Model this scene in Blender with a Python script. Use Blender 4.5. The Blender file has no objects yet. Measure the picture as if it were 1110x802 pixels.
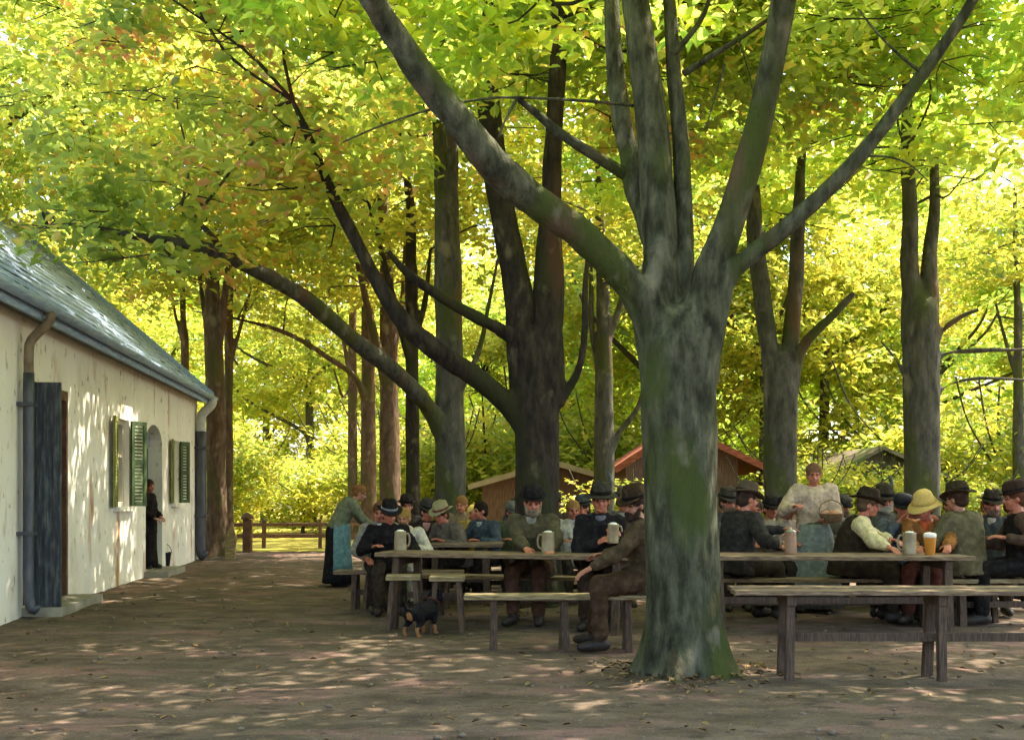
import bpy, math, random
import numpy as np
from mathutils import Vector, Matrix
rng = np.random.default_rng(7); random.seed(7)
SC = bpy.context.scene; COL = SC.collection
H, F, HY, CX = 1.32, 1200.0, 538.0, 555.0
R = math.radians

def W(px, py, d):
    return np.array([(px-CX)/F*d, d, H+(HY-py)/F*d])

# ------------------------------------------------------------------ materials
MATS = {}
def mat(name, cols, scale=6, rough=.85, bump=.25, stretch=(1,1,1), detail=6, pos=None, spec=.25, dist=.02, metal=0):
    if name in MATS: return MATS[name]
    m = bpy.data.materials.new(name); m.use_nodes = True; nt = m.node_tree; N = nt.nodes; L = nt.links
    b = N['Principled BSDF']; b.inputs['Roughness'].default_value = rough; b.inputs['Specular IOR Level'].default_value = spec
    b.inputs['Metallic'].default_value = metal
    tc = N.new('ShaderNodeTexCoord'); mp = N.new('ShaderNodeMapping'); mp.inputs['Scale'].default_value = stretch
    L.new(tc.outputs['Object'], mp.inputs[0])
    nz = N.new('ShaderNodeTexNoise'); nz.inputs['Scale'].default_value = scale; nz.inputs['Detail'].default_value = detail
    nz.inputs['Roughness'].default_value = .62; L.new(mp.outputs[0], nz.inputs['Vector'])
    cr = N.new('ShaderNodeValToRGB'); e = cr.color_ramp.elements
    n = len(cols); ps = pos or [.28+.44*i/max(1, n-1) for i in range(n)]
    while len(e) < n: e.new(.5)
    for i in range(n): e[i].position = ps[i]; e[i].color = (*cols[i], 1)
    L.new(nz.outputs['Fac'], cr.inputs[0]); L.new(cr.outputs[0], b.inputs['Base Color'])
    if bump:
        bp = N.new('ShaderNodeBump'); bp.inputs['Strength'].default_value = bump; bp.inputs['Distance'].default_value = dist
        L.new(nz.outputs['Fac'], bp.inputs['Height']); L.new(bp.outputs[0], b.inputs['Normal'])
    MATS[name] = m
    return m
def finebump(m, scale, stretch, strength, dist):
    N, L = nodes(m); b = bsdf(m); old = b.inputs['Normal'].links[0].from_socket
    tc = N.new('ShaderNodeTexCoord'); mp = N.new('ShaderNodeMapping'); mp.inputs['Scale'].default_value = stretch; L.new(tc.outputs['Object'], mp.inputs[0])
    vo = N.new('ShaderNodeTexVoronoi'); vo.feature = 'DISTANCE_TO_EDGE'; vo.inputs['Scale'].default_value = scale
    nz = N.new('ShaderNodeTexNoise'); nz.inputs['Scale'].default_value = 3; nz.inputs['Detail'].default_value = 6; L.new(mp.outputs[0], nz.inputs['Vector'])
    ad = N.new('ShaderNodeMix'); ad.data_type = 'RGBA'; ad.blend_type = 'ADD'; ad.inputs[0].default_value = 1.0; L.new(mp.outputs[0], ad.inputs[6]); L.new(nz.outputs['Color'], ad.inputs[7]); L.new(ad.outputs[2], vo.inputs['Vector'])
    mr = N.new('ShaderNodeMapRange'); mr.inputs[1].default_value = 0; mr.inputs[2].default_value = .12; L.new(vo.outputs['Distance'], mr.inputs[0])
    bp = N.new('ShaderNodeBump'); bp.inputs['Strength'].default_value = strength; bp.inputs['Distance'].default_value = dist
    L.new(mr.outputs[0], bp.inputs['Height']); L.new(old, bp.inputs['Normal']); L.new(bp.outputs[0], b.inputs['Normal'])
    return m
def nodes(m): return m.node_tree.nodes, m.node_tree.links
def bsdf(m): return m.node_tree.nodes['Principled BSDF']
def overlay(m, col, scale, lo, hi, stretch=(1,1,1), detail=5, seedoff=0.0):
    """blend a second colour over a material's base colour in noise shaped patches"""
    N, L = nodes(m); b = bsdf(m)
    src = b.inputs['Base Color'].links[0].from_socket
    tc = N.new('ShaderNodeTexCoord'); mp = N.new('ShaderNodeMapping'); mp.inputs['Scale'].default_value = stretch
    mp.inputs['Location'].default_value = (seedoff, seedoff*.7, seedoff*1.3)
    L.new(tc.outputs['Object'], mp.inputs[0])
    nz = N.new('ShaderNodeTexNoise'); nz.inputs['Scale'].default_value = scale; nz.inputs['Detail'].default_value = detail
    L.new(mp.outputs[0], nz.inputs['Vector'])
    mr = N.new('ShaderNodeMapRange'); mr.inputs[1].default_value = lo; mr.inputs[2].default_value = hi; L.new(nz.outputs['Fac'], mr.inputs[0])
    mx = N.new('ShaderNodeMix'); mx.data_type = 'RGBA'; L.new(mr.outputs[0], mx.inputs[0]); L.new(src, mx.inputs[6]); mx.inputs[7].default_value = (*col, 1)
    L.new(mx.outputs[2], b.inputs['Base Color'])
    return m
def cloth(c, name=None):
    c = tuple(c)
    if max(c) < .05: c = (c[0]*1.2, c[1], c[2]*.78)          # black wool is a warm black
    key = 'cloth_%03d_%03d_%03d' % tuple(int(min(.99, v)*999) for v in c)
    return mat(key, [tuple(v*.6 for v in c), tuple(v*.95 for v in c), tuple(min(1, v*1.4+.01) for v in c)], 17, .95, .9, detail=10, spec=.08, dist=.012)

def leaf_mat(name, ramp, tr_gain=2.3, sat=1.0):
    m = bpy.data.materials.new(name); m.use_nodes = True; N, L = nodes(m)
    N.remove(N['Principled BSDF']); out = N['Material Output']
    g = N.new('ShaderNodeNewGeometry'); cr = N.new('ShaderNodeValToRGB'); e = cr.color_ramp.elements
    while len(e) < len(ramp): e.new(.5)
    for i, (p, c) in enumerate(ramp): e[i].position = p; e[i].color = (*c, 1)
    tc = N.new('ShaderNodeTexCoord'); nz = N.new('ShaderNodeTexNoise'); nz.inputs['Scale'].default_value = .55; nz.inputs['Detail'].default_value = 3
    L.new(tc.outputs['Object'], nz.inputs['Vector'])
    a = N.new('ShaderNodeMath'); a.operation = 'MULTIPLY_ADD'; a.inputs[1].default_value = .55; a.inputs[2].default_value = -.42
    L.new(g.outputs['Random Per Island'], a.inputs[0])
    b = N.new('ShaderNodeMath'); b.operation = 'MULTIPLY_ADD'; b.inputs[1].default_value = 1.3
    L.new(nz.outputs['Fac'], b.inputs[0]); L.new(a.outputs[0], b.inputs[2]); L.new(b.outputs[0], cr.inputs[0])
    df = N.new('ShaderNodeBsdfDiffuse'); L.new(cr.outputs[0], df.inputs[0])
    tl = N.new('ShaderNodeBsdfTranslucent')
    mu = N.new('ShaderNodeMix'); mu.data_type = 'RGBA'; mu.blend_type = 'MULTIPLY'; mu.inputs[0].default_value = 1
    L.new(cr.outputs[0], mu.inputs[6]); mu.inputs[7].default_value = (tr_gain*1.02, tr_gain*1.06, tr_gain*1.35, 1)
    L.new(mu.outputs[2], tl.inputs[0])
    ad = N.new('ShaderNodeAddShader'); L.new(df.outputs[0], ad.inputs[0]); L.new(tl.outputs[0], ad.inputs[1])
    gl = N.new('ShaderNodeBsdfGlossy'); gl.inputs['Roughness'].default_value = .45
    mx = N.new('ShaderNodeMixShader'); mx.inputs[0].default_value = .04; L.new(ad.outputs[0], mx.inputs[1]); L.new(gl.outputs[0], mx.inputs[2])
    L.new(mx.outputs[0], out.inputs[0])
    return m

# ------------------------------------------------------------------ mesh helpers
class MB:
    def __init__(s): s.v = []; s.f = []; s.m = []; s.n = 0
    def add(s, v, f, m=0):
        v = np.asarray(v, float).reshape(-1, 3); s.v.append(v)
        for q in f: s.f.append([i+s.n for i in q]); s.m.append(m)
        s.n += len(v); return s
    def box(s, lo, hi, m=0, M=None):
        x0, y0, z0 = lo; x1, y1, z1 = hi
        v = np.array([(x0,y0,z0),(x1,y0,z0),(x1,y1,z0),(x0,y1,z0),(x0,y0,z1),(x1,y0,z1),(x1,y1,z1),(x0,y1,z1)], float)
        if M is not None: v = v @ np.asarray(M)[:3,:3].T + np.asarray(M)[:3,3]
        return s.add(v, [(3,2,1,0),(4,5,6,7),(0,1,5,4),(1,2,6,5),(2,3,7,6),(3,0,4,7)], m)
    def beam(s, p, q, w, h, m=0, jit=0):
        """square timber from p to q"""
        p = np.asarray(p, float); q = np.asarray(q, float); d = q-p; L = np.linalg.norm(d); d = d/L
        up = np.array([0,0,1.]) if abs(d[2]) < .9 else np.array([0,1.,0])
        a = np.cross(d, up); a /= np.linalg.norm(a); b = np.cross(a, d)
        v = []
        for e in (p, q):
            for sa, sb in ((-1,-1),(1,-1),(1,1),(-1,1)): v.append(e+a*sa*w/2+b*sb*h/2)
        v = np.array(v) + (rng.normal(0, jit, (8,3)) if jit else 0)
        return s.add(v, [(0,1,2,3),(7,6,5,4),(1,0,4,5),(2,1,5,6),(3,2,6,7),(0,3,7,4)], m)
    def rings(s, rs, m=0, cap=True, closed=True):
        """rs: list of (n,3) rings"""
        n = len(rs[0]); base = np.concatenate(rs); f = []
        k = n if closed else n-1
        for i in range(len(rs)-1):
            for j in range(k):
                a = i*n+j; b = i*n+(j+1) % n
                f.append((a, b, b+n, a+n))
        if cap:
            f.append(tuple(range(n-1, -1, -1))); f.append(tuple((len(rs)-1)*n+j for j in range(n)))
        return s.add(base, f, m)
    def lathe(s, prof, n=20, m=0, M=None, c=(0,0,0)):
        th = np.linspace(0, 2*np.pi, n, endpoint=False); rs = []
        for r, z in prof: rs.append(np.stack([np.cos(th)*r+c[0], np.sin(th)*r+c[1], np.full(n, z)+c[2]], 1))
        if M is not None: rs = [q @ np.asarray(M)[:3,:3].T + np.asarray(M)[:3,3] for q in rs]
        return s.rings(rs, m)
    def tube(s, pts, rad, n=8, m=0, sub=0):
        pts = np.asarray(pts, float); rad = np.asarray(rad, float)
        if sub: pts, rad = smooth(pts, rad, sub)
        k = len(pts); T = np.gradient(pts, axis=0); T /= np.linalg.norm(T, axis=1)[:, None]+1e-9
        u = np.array([1.,0,0]) if abs(T[0][0]) < .8 else np.array([0,1.,0])
        u = u-T[0]*u.dot(T[0]); u /= np.linalg.norm(u); th = np.linspace(0, 2*np.pi, n, endpoint=False); rs = []
        for i in range(k):
            u = u-T[i]*u.dot(T[i]); u /= np.linalg.norm(u); w = np.cross(T[i], u)
            rs.append(pts[i]+rad[i]*(np.cos(th)[:,None]*u+np.sin(th)[:,None]*w))
        return s.rings(rs, m)
    def ell(s, c, r, M=None, n=14, k=9, m=0):
        th = np.linspace(0, 2*np.pi, n, endpoint=False); rs = []
        for ph in np.linspace(-np.pi/2+.12, np.pi/2-.12, k):
            q = np.stack([np.cos(th)*np.cos(ph)*r[0], np.sin(th)*np.cos(ph)*r[1], np.full(n, np.sin(ph)*r[2])], 1)
            if M is not None: q = q @ np.asarray(M).T
            rs.append(q+np.asarray(c))
        return s.rings(rs, m)
    def cap(s, p, q, r0, r1, n=10, m=0):
        """tapered capsule"""
        p = np.asarray(p, float); q = np.asarray(q, float); d = q-p; L = np.linalg.norm(d)+1e-6; d = d/L
        ts = [(-.98*r0, .2*r0), (-.7*r0, .714*r0), (0, r0), (L/2, (r0+r1)/2), (L, r1), (L+.7*r1, .714*r1), (L+.98*r1, .2*r1)]
        u = np.array([1.,0,0]) if abs(d[0]) < .8 else np.array([0,1.,0]); u = u-d*u.dot(d); u /= np.linalg.norm(u); w = np.cross(d, u)
        th = np.linspace(0, 2*np.pi, n, endpoint=False)
        return s.rings([p+d*t+r*(np.cos(th)[:,None]*u+np.sin(th)[:,None]*w) for t, r in ts], m)
    def loft(s, cs, rx, ry, axx, n=20, m=0):
        """elliptical sections along a spine; axx is the sideways axis"""
        cs = np.asarray(cs, float); T = np.gradient(cs, axis=0); T /= np.linalg.norm(T, axis=1)[:,None]
        th = np.linspace(0, 2*np.pi, n, endpoint=False); rs = []; ax = np.asarray(axx, float)
        for i in range(len(cs)):
            f = np.cross(T[i], ax); f /= np.linalg.norm(f)
            rs.append(cs[i]+rx[i]*np.cos(th)[:,None]*ax+ry[i]*np.sin(th)[:,None]*f)
        return s.rings(rs, m)
    def mesh(s, name, mats, flat=False):
        me = bpy.data.meshes.new(name); v = np.concatenate(s.v) if s.v else np.zeros((0,3))
        me.from_pydata(v.tolist(), [], s.f)
        for q in mats: me.materials.append(q)
        me.polygons.foreach_set('material_index', np.array(s.m, dtype=np.int32))
        me.polygons.foreach_set('use_smooth', np.full(len(s.f), not flat)); me.update()
        return me
    def build(s, name, mats, parent=None, flat=False, bevel=0):
        mats = mats if isinstance(mats, (list, tuple)) else [mats]
        o = link(name, s.mesh(name, mats, flat), parent)
        if bevel:
            b = o.modifiers.new('bevel', 'BEVEL'); b.width = bevel; b.segments = 2; b.limit_method = 'ANGLE'; b.angle_limit = R(50)
        return o
def link(name, me, parent=None):
    o = bpy.data.objects.new(name, me); COL.objects.link(o)
    if parent is not None: o.parent = parent
    return o
def smooth(P, rad, k):
    """Catmull-Rom resampling"""
    n = len(P); Q = np.concatenate([[2*P[0]-P[1]], P, [2*P[-1]-P[-2]]]); out = []; ro = []
    for i in range(n-1):
        a, b, c, d = Q[i:i+4]
        for t in np.linspace(0, 1, k, endpoint=False):
            out.append(.5*((2*b)+(-a+c)*t+(2*a-5*b+4*c-d)*t*t+(-a+3*b-3*c+d)*t**3)); ro.append(rad[i]*(1-t)+rad[i+1]*t)
    out.append(P[-1]); ro.append(rad[-1])
    return np.array(out), np.array(ro)
def thing(name, label, cat, loc=(0,0,0), rz=0, group=None, kind=None):
    o = link(name, None); o.location = loc; o.rotation_euler = (0,0,rz); return tag(o, label, cat, group, kind)
def tag(o, label=None, cat=None, group=None, kind=None):
    if label: o['label'] = label
    if cat: o['category'] = cat
    if group: o['group'] = group
    if kind: o['kind'] = kind
    return o
def vnoise(p, seed=0):
    """cheap numpy value noise in -1..1"""
    p = np.asarray(p, float); i = np.floor(p).astype(np.int64); f = p-i; f = f*f*(3-2*f); r = 0
    for dx in (0,1):
        for dy in (0,1):
            for dz in (0,1):
                h = (i[:,0]+dx)*374761393+(i[:,1]+dy)*668265263+(i[:,2]+dz)*2147483647+seed*974711
                h = (h ^ (h >> 13))*1274126177; h = h ^ (h >> 16); h = (h & 0xffff)/32767.5-1
                w = (f[:,0] if dx else 1-f[:,0])*(f[:,1] if dy else 1-f[:,1])*(f[:,2] if dz else 1-f[:,2]); r = r+h*w
    return r
TMP = bpy.data.objects.new('tmp', bpy.data.meshes.new('tmp'))
def blob(mb, voxel, iters=3, name='blob'):
    """union of the closed pieces of mb as one continuous mesh (voxel remesh + smooth)"""
    COL.objects.link(TMP); TMP.data = mb.mesh('tmp', []); TMP.modifiers.clear()
    r = TMP.modifiers.new('r', 'REMESH'); r.mode = 'VOXEL'; r.voxel_size = voxel; r.use_smooth_shade = True
    if iters:
        q = TMP.modifiers.new('s', 'SMOOTH'); q.iterations = iters; q.factor = .5
    dg = bpy.context.evaluated_depsgraph_get(); dg.update()
    me = bpy.data.meshes.new_from_object(TMP.evaluated_get(dg)); me.name = name
    COL.objects.unlink(TMP)
    return me
def disp(me, fn):
    n = len(me.vertices); v = np.zeros(n*3); me.vertices.foreach_get('co', v); v = v.reshape(-1,3)
    no = np.zeros(n*3); me.vertices.foreach_get('normal', no); no = no.reshape(-1,3)
    me.vertices.foreach_set('co', (v+no*fn(v)[:,None]).ravel()); me.update()
def centers(me):
    c = np.zeros(len(me.polygons)*3); me.polygons.foreach_get('center', c); return c.reshape(-1,3)
def setmats(me, mats, idx=None):
    me.materials.clear()
    for m in mats: me.materials.append(m)
    me.polygons.foreach_set('use_smooth', np.ones(len(me.polygons), bool))
    if idx is not None: me.polygons.foreach_set('material_index', np.asarray(idx, np.int32))
    me.update()
def rot(yaw=0, pitch=0, roll=0):
    return np.array(Matrix.Rotation(R(yaw), 3, 'Z') @ Matrix.Rotation(R(-pitch), 3, 'X') @ Matrix.Rotation(R(roll), 3, 'Y'))

# ------------------------------------------------------------------ people
SKIN = mat('skin', [(.28,.10,.06), (.42,.185,.11), (.52,.27,.17)], 22, .55, .4, spec=.35)
SKIN_RED = mat('skin_ruddy', [(.28,.07,.035), (.44,.145,.08), (.54,.26,.16)], 22, .55, .4, spec=.35)
EYE = mat('eye', [(.02,.015,.012), (.04,.03,.02)], 10, .3, 0)
LIP = mat('lip', [(.22,.06,.05), (.28,.08,.06)], 10, .5, 0)
LEATHER = mat('boot_leather', [(.012,.010,.009), (.03,.022,.017), (.06,.045,.035)], 12, .5, .3)
STRAW = mat('straw', [(.42,.27,.07), (.62,.42,.12), (.70,.52,.2)], 40, .8, .6, stretch=(1,1,6))
FEATHER = mat('feather', [(.02,.03,.03), (.08,.09,.08)], 30, .7, .1)

def ik(S, T, a, b, pole):
    S = np.array(S, float); T = np.array(T, float); d = T-S; L = np.linalg.norm(d); mx = (a+b)*.985
    if L > mx: T = S+d/L*mx; L = mx
    u = (T-S)/L; x = (a*a-b*b+L*L)/(2*L); h = math.sqrt(max(0, a*a-x*x))
    p = np.array(pole, float); p = p-u*p.dot(u); p /= np.linalg.norm(p)+1e-9
    return S+u*x+p*h, T

def add_hand(mb, wr, f, n, side, curl=.35, k=1.0):
    """palm, four fingers of unequal length and a thumb; f along the hand, n out of the palm"""
    f = np.array(f, float); f /= np.linalg.norm(f); n = np.array(n, float); n = n-f*n.dot(f); n /= np.linalg.norm(n)
    s = np.cross(f, n)*side                                    # towards the thumb
    for t in (-.026, -.009, .009, .026):
        mb.cap(wr+f*.012+s*t*.7, wr+f*.085*k+s*t, .0155, .0125, 8)
    for t, ln in ((-.03,.062), (-.0105,.076), (.0105,.082), (.03,.074)):
        p = wr+f*.086*k+s*t*1.05; dr = f.copy(); ang = 0
        for j, q in enumerate((.44, .32, .24)):
            ang += curl*(1.0 if j else .7)
            dr = f*math.cos(ang)+n*math.sin(ang)+s*t*1.5; dr /= np.linalg.norm(dr)
            e = p+dr*ln*q*1.12; mb.cap(p, e, .0098-.0007*j, .0092-.0007*j, 7); p = e
    p = wr+f*.022+s*.028
    d1 = f*.6+s*.72+n*.25; d1 /= np.linalg.norm(d1); d2 = f*.85+s*.18+n*.45*(1+curl); d2 /= np.linalg.norm(d2)
    mb.cap(p, p+d1*.042, .0125, .011, 7); mb.cap(p+d1*.042, p+d1*.042+d2*.042, .011, .009, 7)

def hat_mesh(kind, mats):
    """built about the crown base centre, z up; returns list of (name, MB, material)"""
    o = []
    if kind == 'felt':       # wide soft brim, dented crown
        m = MB(); th = np.linspace(0, 2*np.pi, 28, endpoint=False); rs = []
        for r, z, dz in ((.10,-.012,0),(.165,-.006,.022),(.172,.0,.024),(.165,.006,.022),(.108,.008,0),(.104,.05,0),(.096,.095,0),(.075,.118,0),(.03,.108,0)):
            rs.append(np.stack([np.cos(th)*r*.9, np.sin(th)*r*1.08, z+dz*np.cos(2*th)-(.02 if z > .1 else 0)*(np.abs(np.cos(th)) < .4)], 1))
        m.rings(rs); o.append(('hat', m, mats[0]))
        b = MB(); b.lathe([(.1075,.006),(.112,.008),(.110,.034),(.1055,.036)], 24, M=np.diag([.9,1.08,1,1.])); o.append(('hat_band', b, mats[1]))
    elif kind == 'bowler':
        m = MB(); m.lathe([(.10,-.01),(.142,.004),(.147,.012),(.140,.014),(.106,.008),(.107,.05),(.098,.09),(.07,.115),(.03,.124)], 26, M=np.diag([.92,1.06,1,1.])); o.append(('hat', m, mats[0]))
        b = MB(); b.lathe([(.108,.008),(.1125,.010),(.1115,.032),(.107,.034)], 24, M=np.diag([.92,1.06,1,1.])); o.append(('hat_band', b, mats[1]))
    elif kind == 'tall':     # alpine hat, sloping brim, feather
        m = MB(); m.lathe([(.10,-.02),(.168,-.022),(.176,-.014),(.165,-.008),(.108,.004),(.103,.06),(.088,.118),(.06,.13),(.02,.118)], 26, M=np.diag([.94,1.08,1,1.])); o.append(('hat', m, mats[0]))
        b = MB(); b.lathe([(.107,.008),(.1125,.010),(.109,.040),(.104,.042)], 24, M=np.diag([.94,1.08,1,1.])); o.append(('hat_band', b, mats[1]))
        q = MB(); q.tube([(-.085,-.03,.02),(-.09,-.05,.10),(-.08,-.08,.17),(-.06,-.11,.21)], [.008,.02,.018,.004], 6, sub=4); o.append(('feather', q, FEATHER))
    elif kind == 'straw':
        m = MB(); th = np.linspace(0, 2*np.pi, 28, endpoint=False); rs = []
        for r, z in ((.10,-.03),(.165,-.05),(.172,-.044),(.165,-.036),(.122,-.002),(.105,.04),(.085,.10),(.06,.125),(.02,.13)):
            rs.append(np.stack([np.cos(th)*r, np.sin(th)*r*1.05, z+.02*np.cos(2*th+1)*(r > .15)], 1))
        m.rings(rs); o.append(('hat', m, STRAW))
        b = MB(); b.lathe([(.127,.0),(.131,.004),(.117,.03),(.112,.032)], 24); o.append(('hat_band', b, mats[1]))
    elif kind == 'cap':
        m = MB(); m.lathe([(.09,-.02),(.105,-.018),(.112,.01),(.118,.04),(.105,.07),(.06,.085),(.02,.088)], 24, M=np.diag([.92,1.08,1,1.])); o.append(('hat', m, mats[0]))
        v = MB(); th = np.linspace(.35, np.pi-.35, 14)
        a = np.stack([np.cos(th)*.10, np.sin(th)*.11, np.full(14,-.012)],1); c = np.stack([np.cos(th)*.115, np.sin(th)*.175, np.full(14,-.03)],1)
        v.rings([a+[0,0,.006], c+[0,0,.005], c-[0,0,.002], a-[0,0,.003]], closed=False, cap=False); o.append(('hat_brim', v, mats[1]))
    return o

def person(label, x, y, yaw, seat=.46, lean=8, head=(0,0), L=None, Rr=None, s=1.0, group=None, skin=None, coat=(.03,.028,.024),
           sleeve=None, shirt=None, trousers=(.03,.026,.022), skirt=None, apron=None, hat=None, hatc=(.02,.018,.016), band=(.01,.01,.01),
           hair=(.05,.03,.018), bun=False, beard=None, scarf=None, vox=.0115, curl=(.35,.35), palm=None, legf=0.0, long_coat=True, knees=.13, z=0, puff=0, skw=1.0):
    def loc(p):                     # world point -> the person's own space
        c, q = math.cos(R(yaw)), math.sin(R(yaw)); dx, dy = p[0]-x, p[1]-y
        return np.array([(c*dx+q*dy)/s, (-q*dx+c*dy)/s, (p[2]-z)/s])
    if L is not None and len(L) == 4: L = loc(L)
    if Rr is not None and len(Rr) == 4: Rr = loc(Rr)
    skin = skin or SKIN; L = L if L is not None else (-.2,.40,.80); Rr = Rr if Rr is not None else (.2,.40,.80)
    root = thing('person', label, 'person', (x,y,z), R(yaw), group); root.scale = (s,s,s)
    sit = seat is not None; pz = seat+.10 if sit else .93
    ax = np.array([1.,0,0]); P = np.array([0,0,pz]); sp = [P-np.array([0,-.01,.06]), P]; ang = R(lean)*.6
    for k, l in enumerate((.16,.16,.12,.07)):
        sp.append(sp[-1]+l*np.array([0, math.sin(ang), math.cos(ang)])); ang += R(lean)*.25
    sp = np.array(sp); nb = sp[-1]; up = np.array([0, math.sin(ang), math.cos(ang)]); hu = up*.5+np.array([0,0,.5]); hu /= np.linalg.norm(hu)
    rx = np.array([.150,.165,.150,.168,.172,.075]); ry = np.array([.11,.12,.108,.125,.10,.06])
    body = MB(); jk = MB(); slv = MB()
    body.loft(sp, rx, ry, ax); g = .03
    Rh = rot(head[0], 0) @ rot(0, -0) ; Rh = np.array(Matrix.Rotation(R(head[0]),3,'Z') @ Matrix.Rotation(-R(head[1]),3,'X'))
    hc = nb+hu*.058+Rh @ np.array([0,.026,.080])
    h = lambda p: hc+Rh @ np.array(p, float)
    body.cap(nb-up*.03, hc-hu*.05, .058, .054)
    body.ell(h((0,-.008,.022)), (.078,.099,.098), Rh); body.ell(h((0,.028,-.045)), (.060,.066,.068), Rh); body.ell(h((0,.062,-.088)), (.030,.026,.022), Rh)
    body.cap(h((0,.088,.012)), h((0,.112,-.026)), .009, .0145, 8); body.ell(h((0,.083,.026)), (.052,.014,.011), Rh)
    for sx in (-1,1):
        body.ell(h((sx*.080,-.004,-.008)), (.011,.02,.032), Rh); body.ell(h((sx*.04,.068,-.035)), (.021,.02,.02), Rh)
    body.cap(h((-.018,.086,-.066)), h((.018,.086,-.066)), .008, .008, 6)
    # arms
    sh = sp[4]+up*.008
    for i, (sx, T) in enumerate(((-1, L), (1, Rr))):
        S = sh+np.array([sx*.178,0,-.012]); E, T = ik(S, T, .285, .25, (sx*.75,-.35,-.8))
        body.ell(S, (.066,.062,.066)); body.cap(S, E, .052, .041); body.cap(E, T, .042, .029)
        fd = (T-E)/np.linalg.norm(T-E); pn = (palm[i] if palm and palm[i] is not None else (-sx*.25,0,-1))
        add_hand(body, T+fd*.008, fd, pn, sx, curl[i])
        tgt = slv if sleeve is not None else jk
        tgt.ell(S-np.array([sx*.004,0,0]), (.09+puff,.085+puff,.088+puff)); tgt.cap(S, E, .077+puff, .064+puff*.6); tgt.cap(E, T-fd*.03, .065+puff*.6, .049)
        if sleeve is None: tgt.cap(T-fd*.045, T-fd*.03, .047, .047)
    # legs
    tr = MB(); bts = []
    for sx in (-1,1):
        if sit:
            hp = P+np.array([sx*.09,0,-.005]); kn = np.array([sx*knees, .42, seat+.055]); an = np.array([sx*knees*.95, .42+legf+.02*sx, .085])
        else:
            hp = P+np.array([sx*.085,0,-.02]); kn = np.array([sx*.10,.03+.02*sx,.50]); an = np.array([sx*.105,.0-.04*sx,.085])
        body.cap(hp, kn, .085, .06); body.cap(kn, an, .058, .038); body.cap(an, an+np.array([sx*.03,.14,-.045]), .04, .032)
        tr.cap(hp, kn, .104, .079); tr.cap(kn, an+np.array([0,0,.05]), .08, .068); tr.ell(P, (.185,.14,.12))
        bt = MB(); bts.append(bt); bt.cap(an+np.array([0,0,.10]), an+np.array([0,-.005,-.01]), .056, .054); bt.cap(an+np.array([0,-.03,-.022]), an+np.array([sx*.034,.16,-.040]), .056, .043)
    me = blob(body, vox, 2, 'body'); c = centers(me); idx = np.zeros(len(c), int)
    for sx in (-1,1): idx[np.linalg.norm((c-h((sx*.031,.086,.006))) @ Rh / np.array([.0165,.03,.008]), axis=1) < 1] = 1
    idx[np.linalg.norm((c-h((0,.09,-.066))) @ Rh / np.array([.023,.03,.007]), axis=1) < 1] = 2
    for sx in (-1,1): idx[np.linalg.norm((c-h((sx*.033,.09,.0275))) @ Rh / np.array([.022,.03,.005]), axis=1) < 1] = 3
    setmats(me, [skin, EYE, LIP, cloth(tuple(v*.6 for v in (hair or (.06,.04,.03))))], idx); link('body', me, root)
    def fold(a, sc, sd):
        def fn(v):
            w_ = v+.05*np.stack([vnoise(v*6, sd+k) for k in range(3)],1)
            return a*(.55*vnoise(w_*np.array([sc,sc,sc*.55]), sd)+.75*(.45-np.abs(vnoise(w_*np.array([sc*1.3,sc*1.3,sc*.8]), sd+5)))+.35*(.4-np.abs(vnoise(w_*np.array([sc*2.6,sc*2.6,sc*2.6]), sd+6))))
        return fn
    sd = int(abs(x*37+y*91)) % 1000
    # coat / bodice
    cz = sp.copy(); crx = rx+g+.006; cry = ry+g+.006; crx[-1] = .088; cry[-1] = .074
    if long_coat: cz[0] = P-np.array([0,.01,.10]); crx[0] += .02; cry[0] += .03
    jk.loft(cz, crx, cry, ax)
    if long_coat and not sit: jk.loft([P+[0,0,.1], P-[0,0,.1], P-[0,0,.25]], [.18,.205,.215], [.14,.17,.18], ax)
    if not skirt:
        for sx in (-1,1): jk.cap(nb+np.array([sx*.06,.035,.01]), sp[3]+np.array([sx*.035,ry[3]+g+.012,-.03]), .021, .017, 8)
    if not skirt: jk.lathe([(.05,-.045),(.078,-.04),(.083,.0),(.074,.028),(.05,.02)], 18, c=nb)
    me = blob(jk, .0135, 3, 'coat'); disp(me, fold(.020, 9, sd)); disp(me, fold(.007, 24, sd+2)); setmats(me, [cloth(coat)]); link('coat' if not skirt else 'bodice', me, root)
    if sleeve is not None:
        me = blob(slv, .0135, 2, 'sleeve'); disp(me, fold(.022, 11, sd+3)); setmats(me, [cloth(sleeve)]); link('shirt_sleeves', me, root)
    if shirt is not None:      # shirt front showing between the lapels
        q = MB(); f = np.array([0, math.cos(R(lean)), -math.sin(R(lean))])
        q.loft([sp[3]+f*.075, sp[4]+f*.062, nb+f*.045+up*.012], [.018,.05,.062], [.09,.062,.055], ax, 14)
        me = blob(q, .012, 2, 'shirt'); setmats(me, [cloth(shirt)]); link('shirt_front', me, root)
    if skirt is not None and not sit:
        k = 40; th = np.linspace(0, 2*np.pi, k, endpoint=False); rs = []; q = MB()
        for zz, r in ((1.04,.155),(.98,.185),(.88,.225),(.65,.265),(.4,.305),(.18,.335),(.05,.35)):
            w = (1.04-zz); r *= 1-(1-skw)*min(1, w*2)
            rr = r*(1+.05*w*np.sin(11*th+2*w)+.03*w*np.sin(17*th))
            off = (zz-.93)*math.tan(R(lean))*.3 if zz > .93 else 0
            rs.append(np.stack([np.cos(th)*rr, np.sin(th)*rr*.92+off, np.full(k, zz)], 1))
        q.rings(rs[::-1]); q.build('skirt', cloth(skirt), root)
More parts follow.
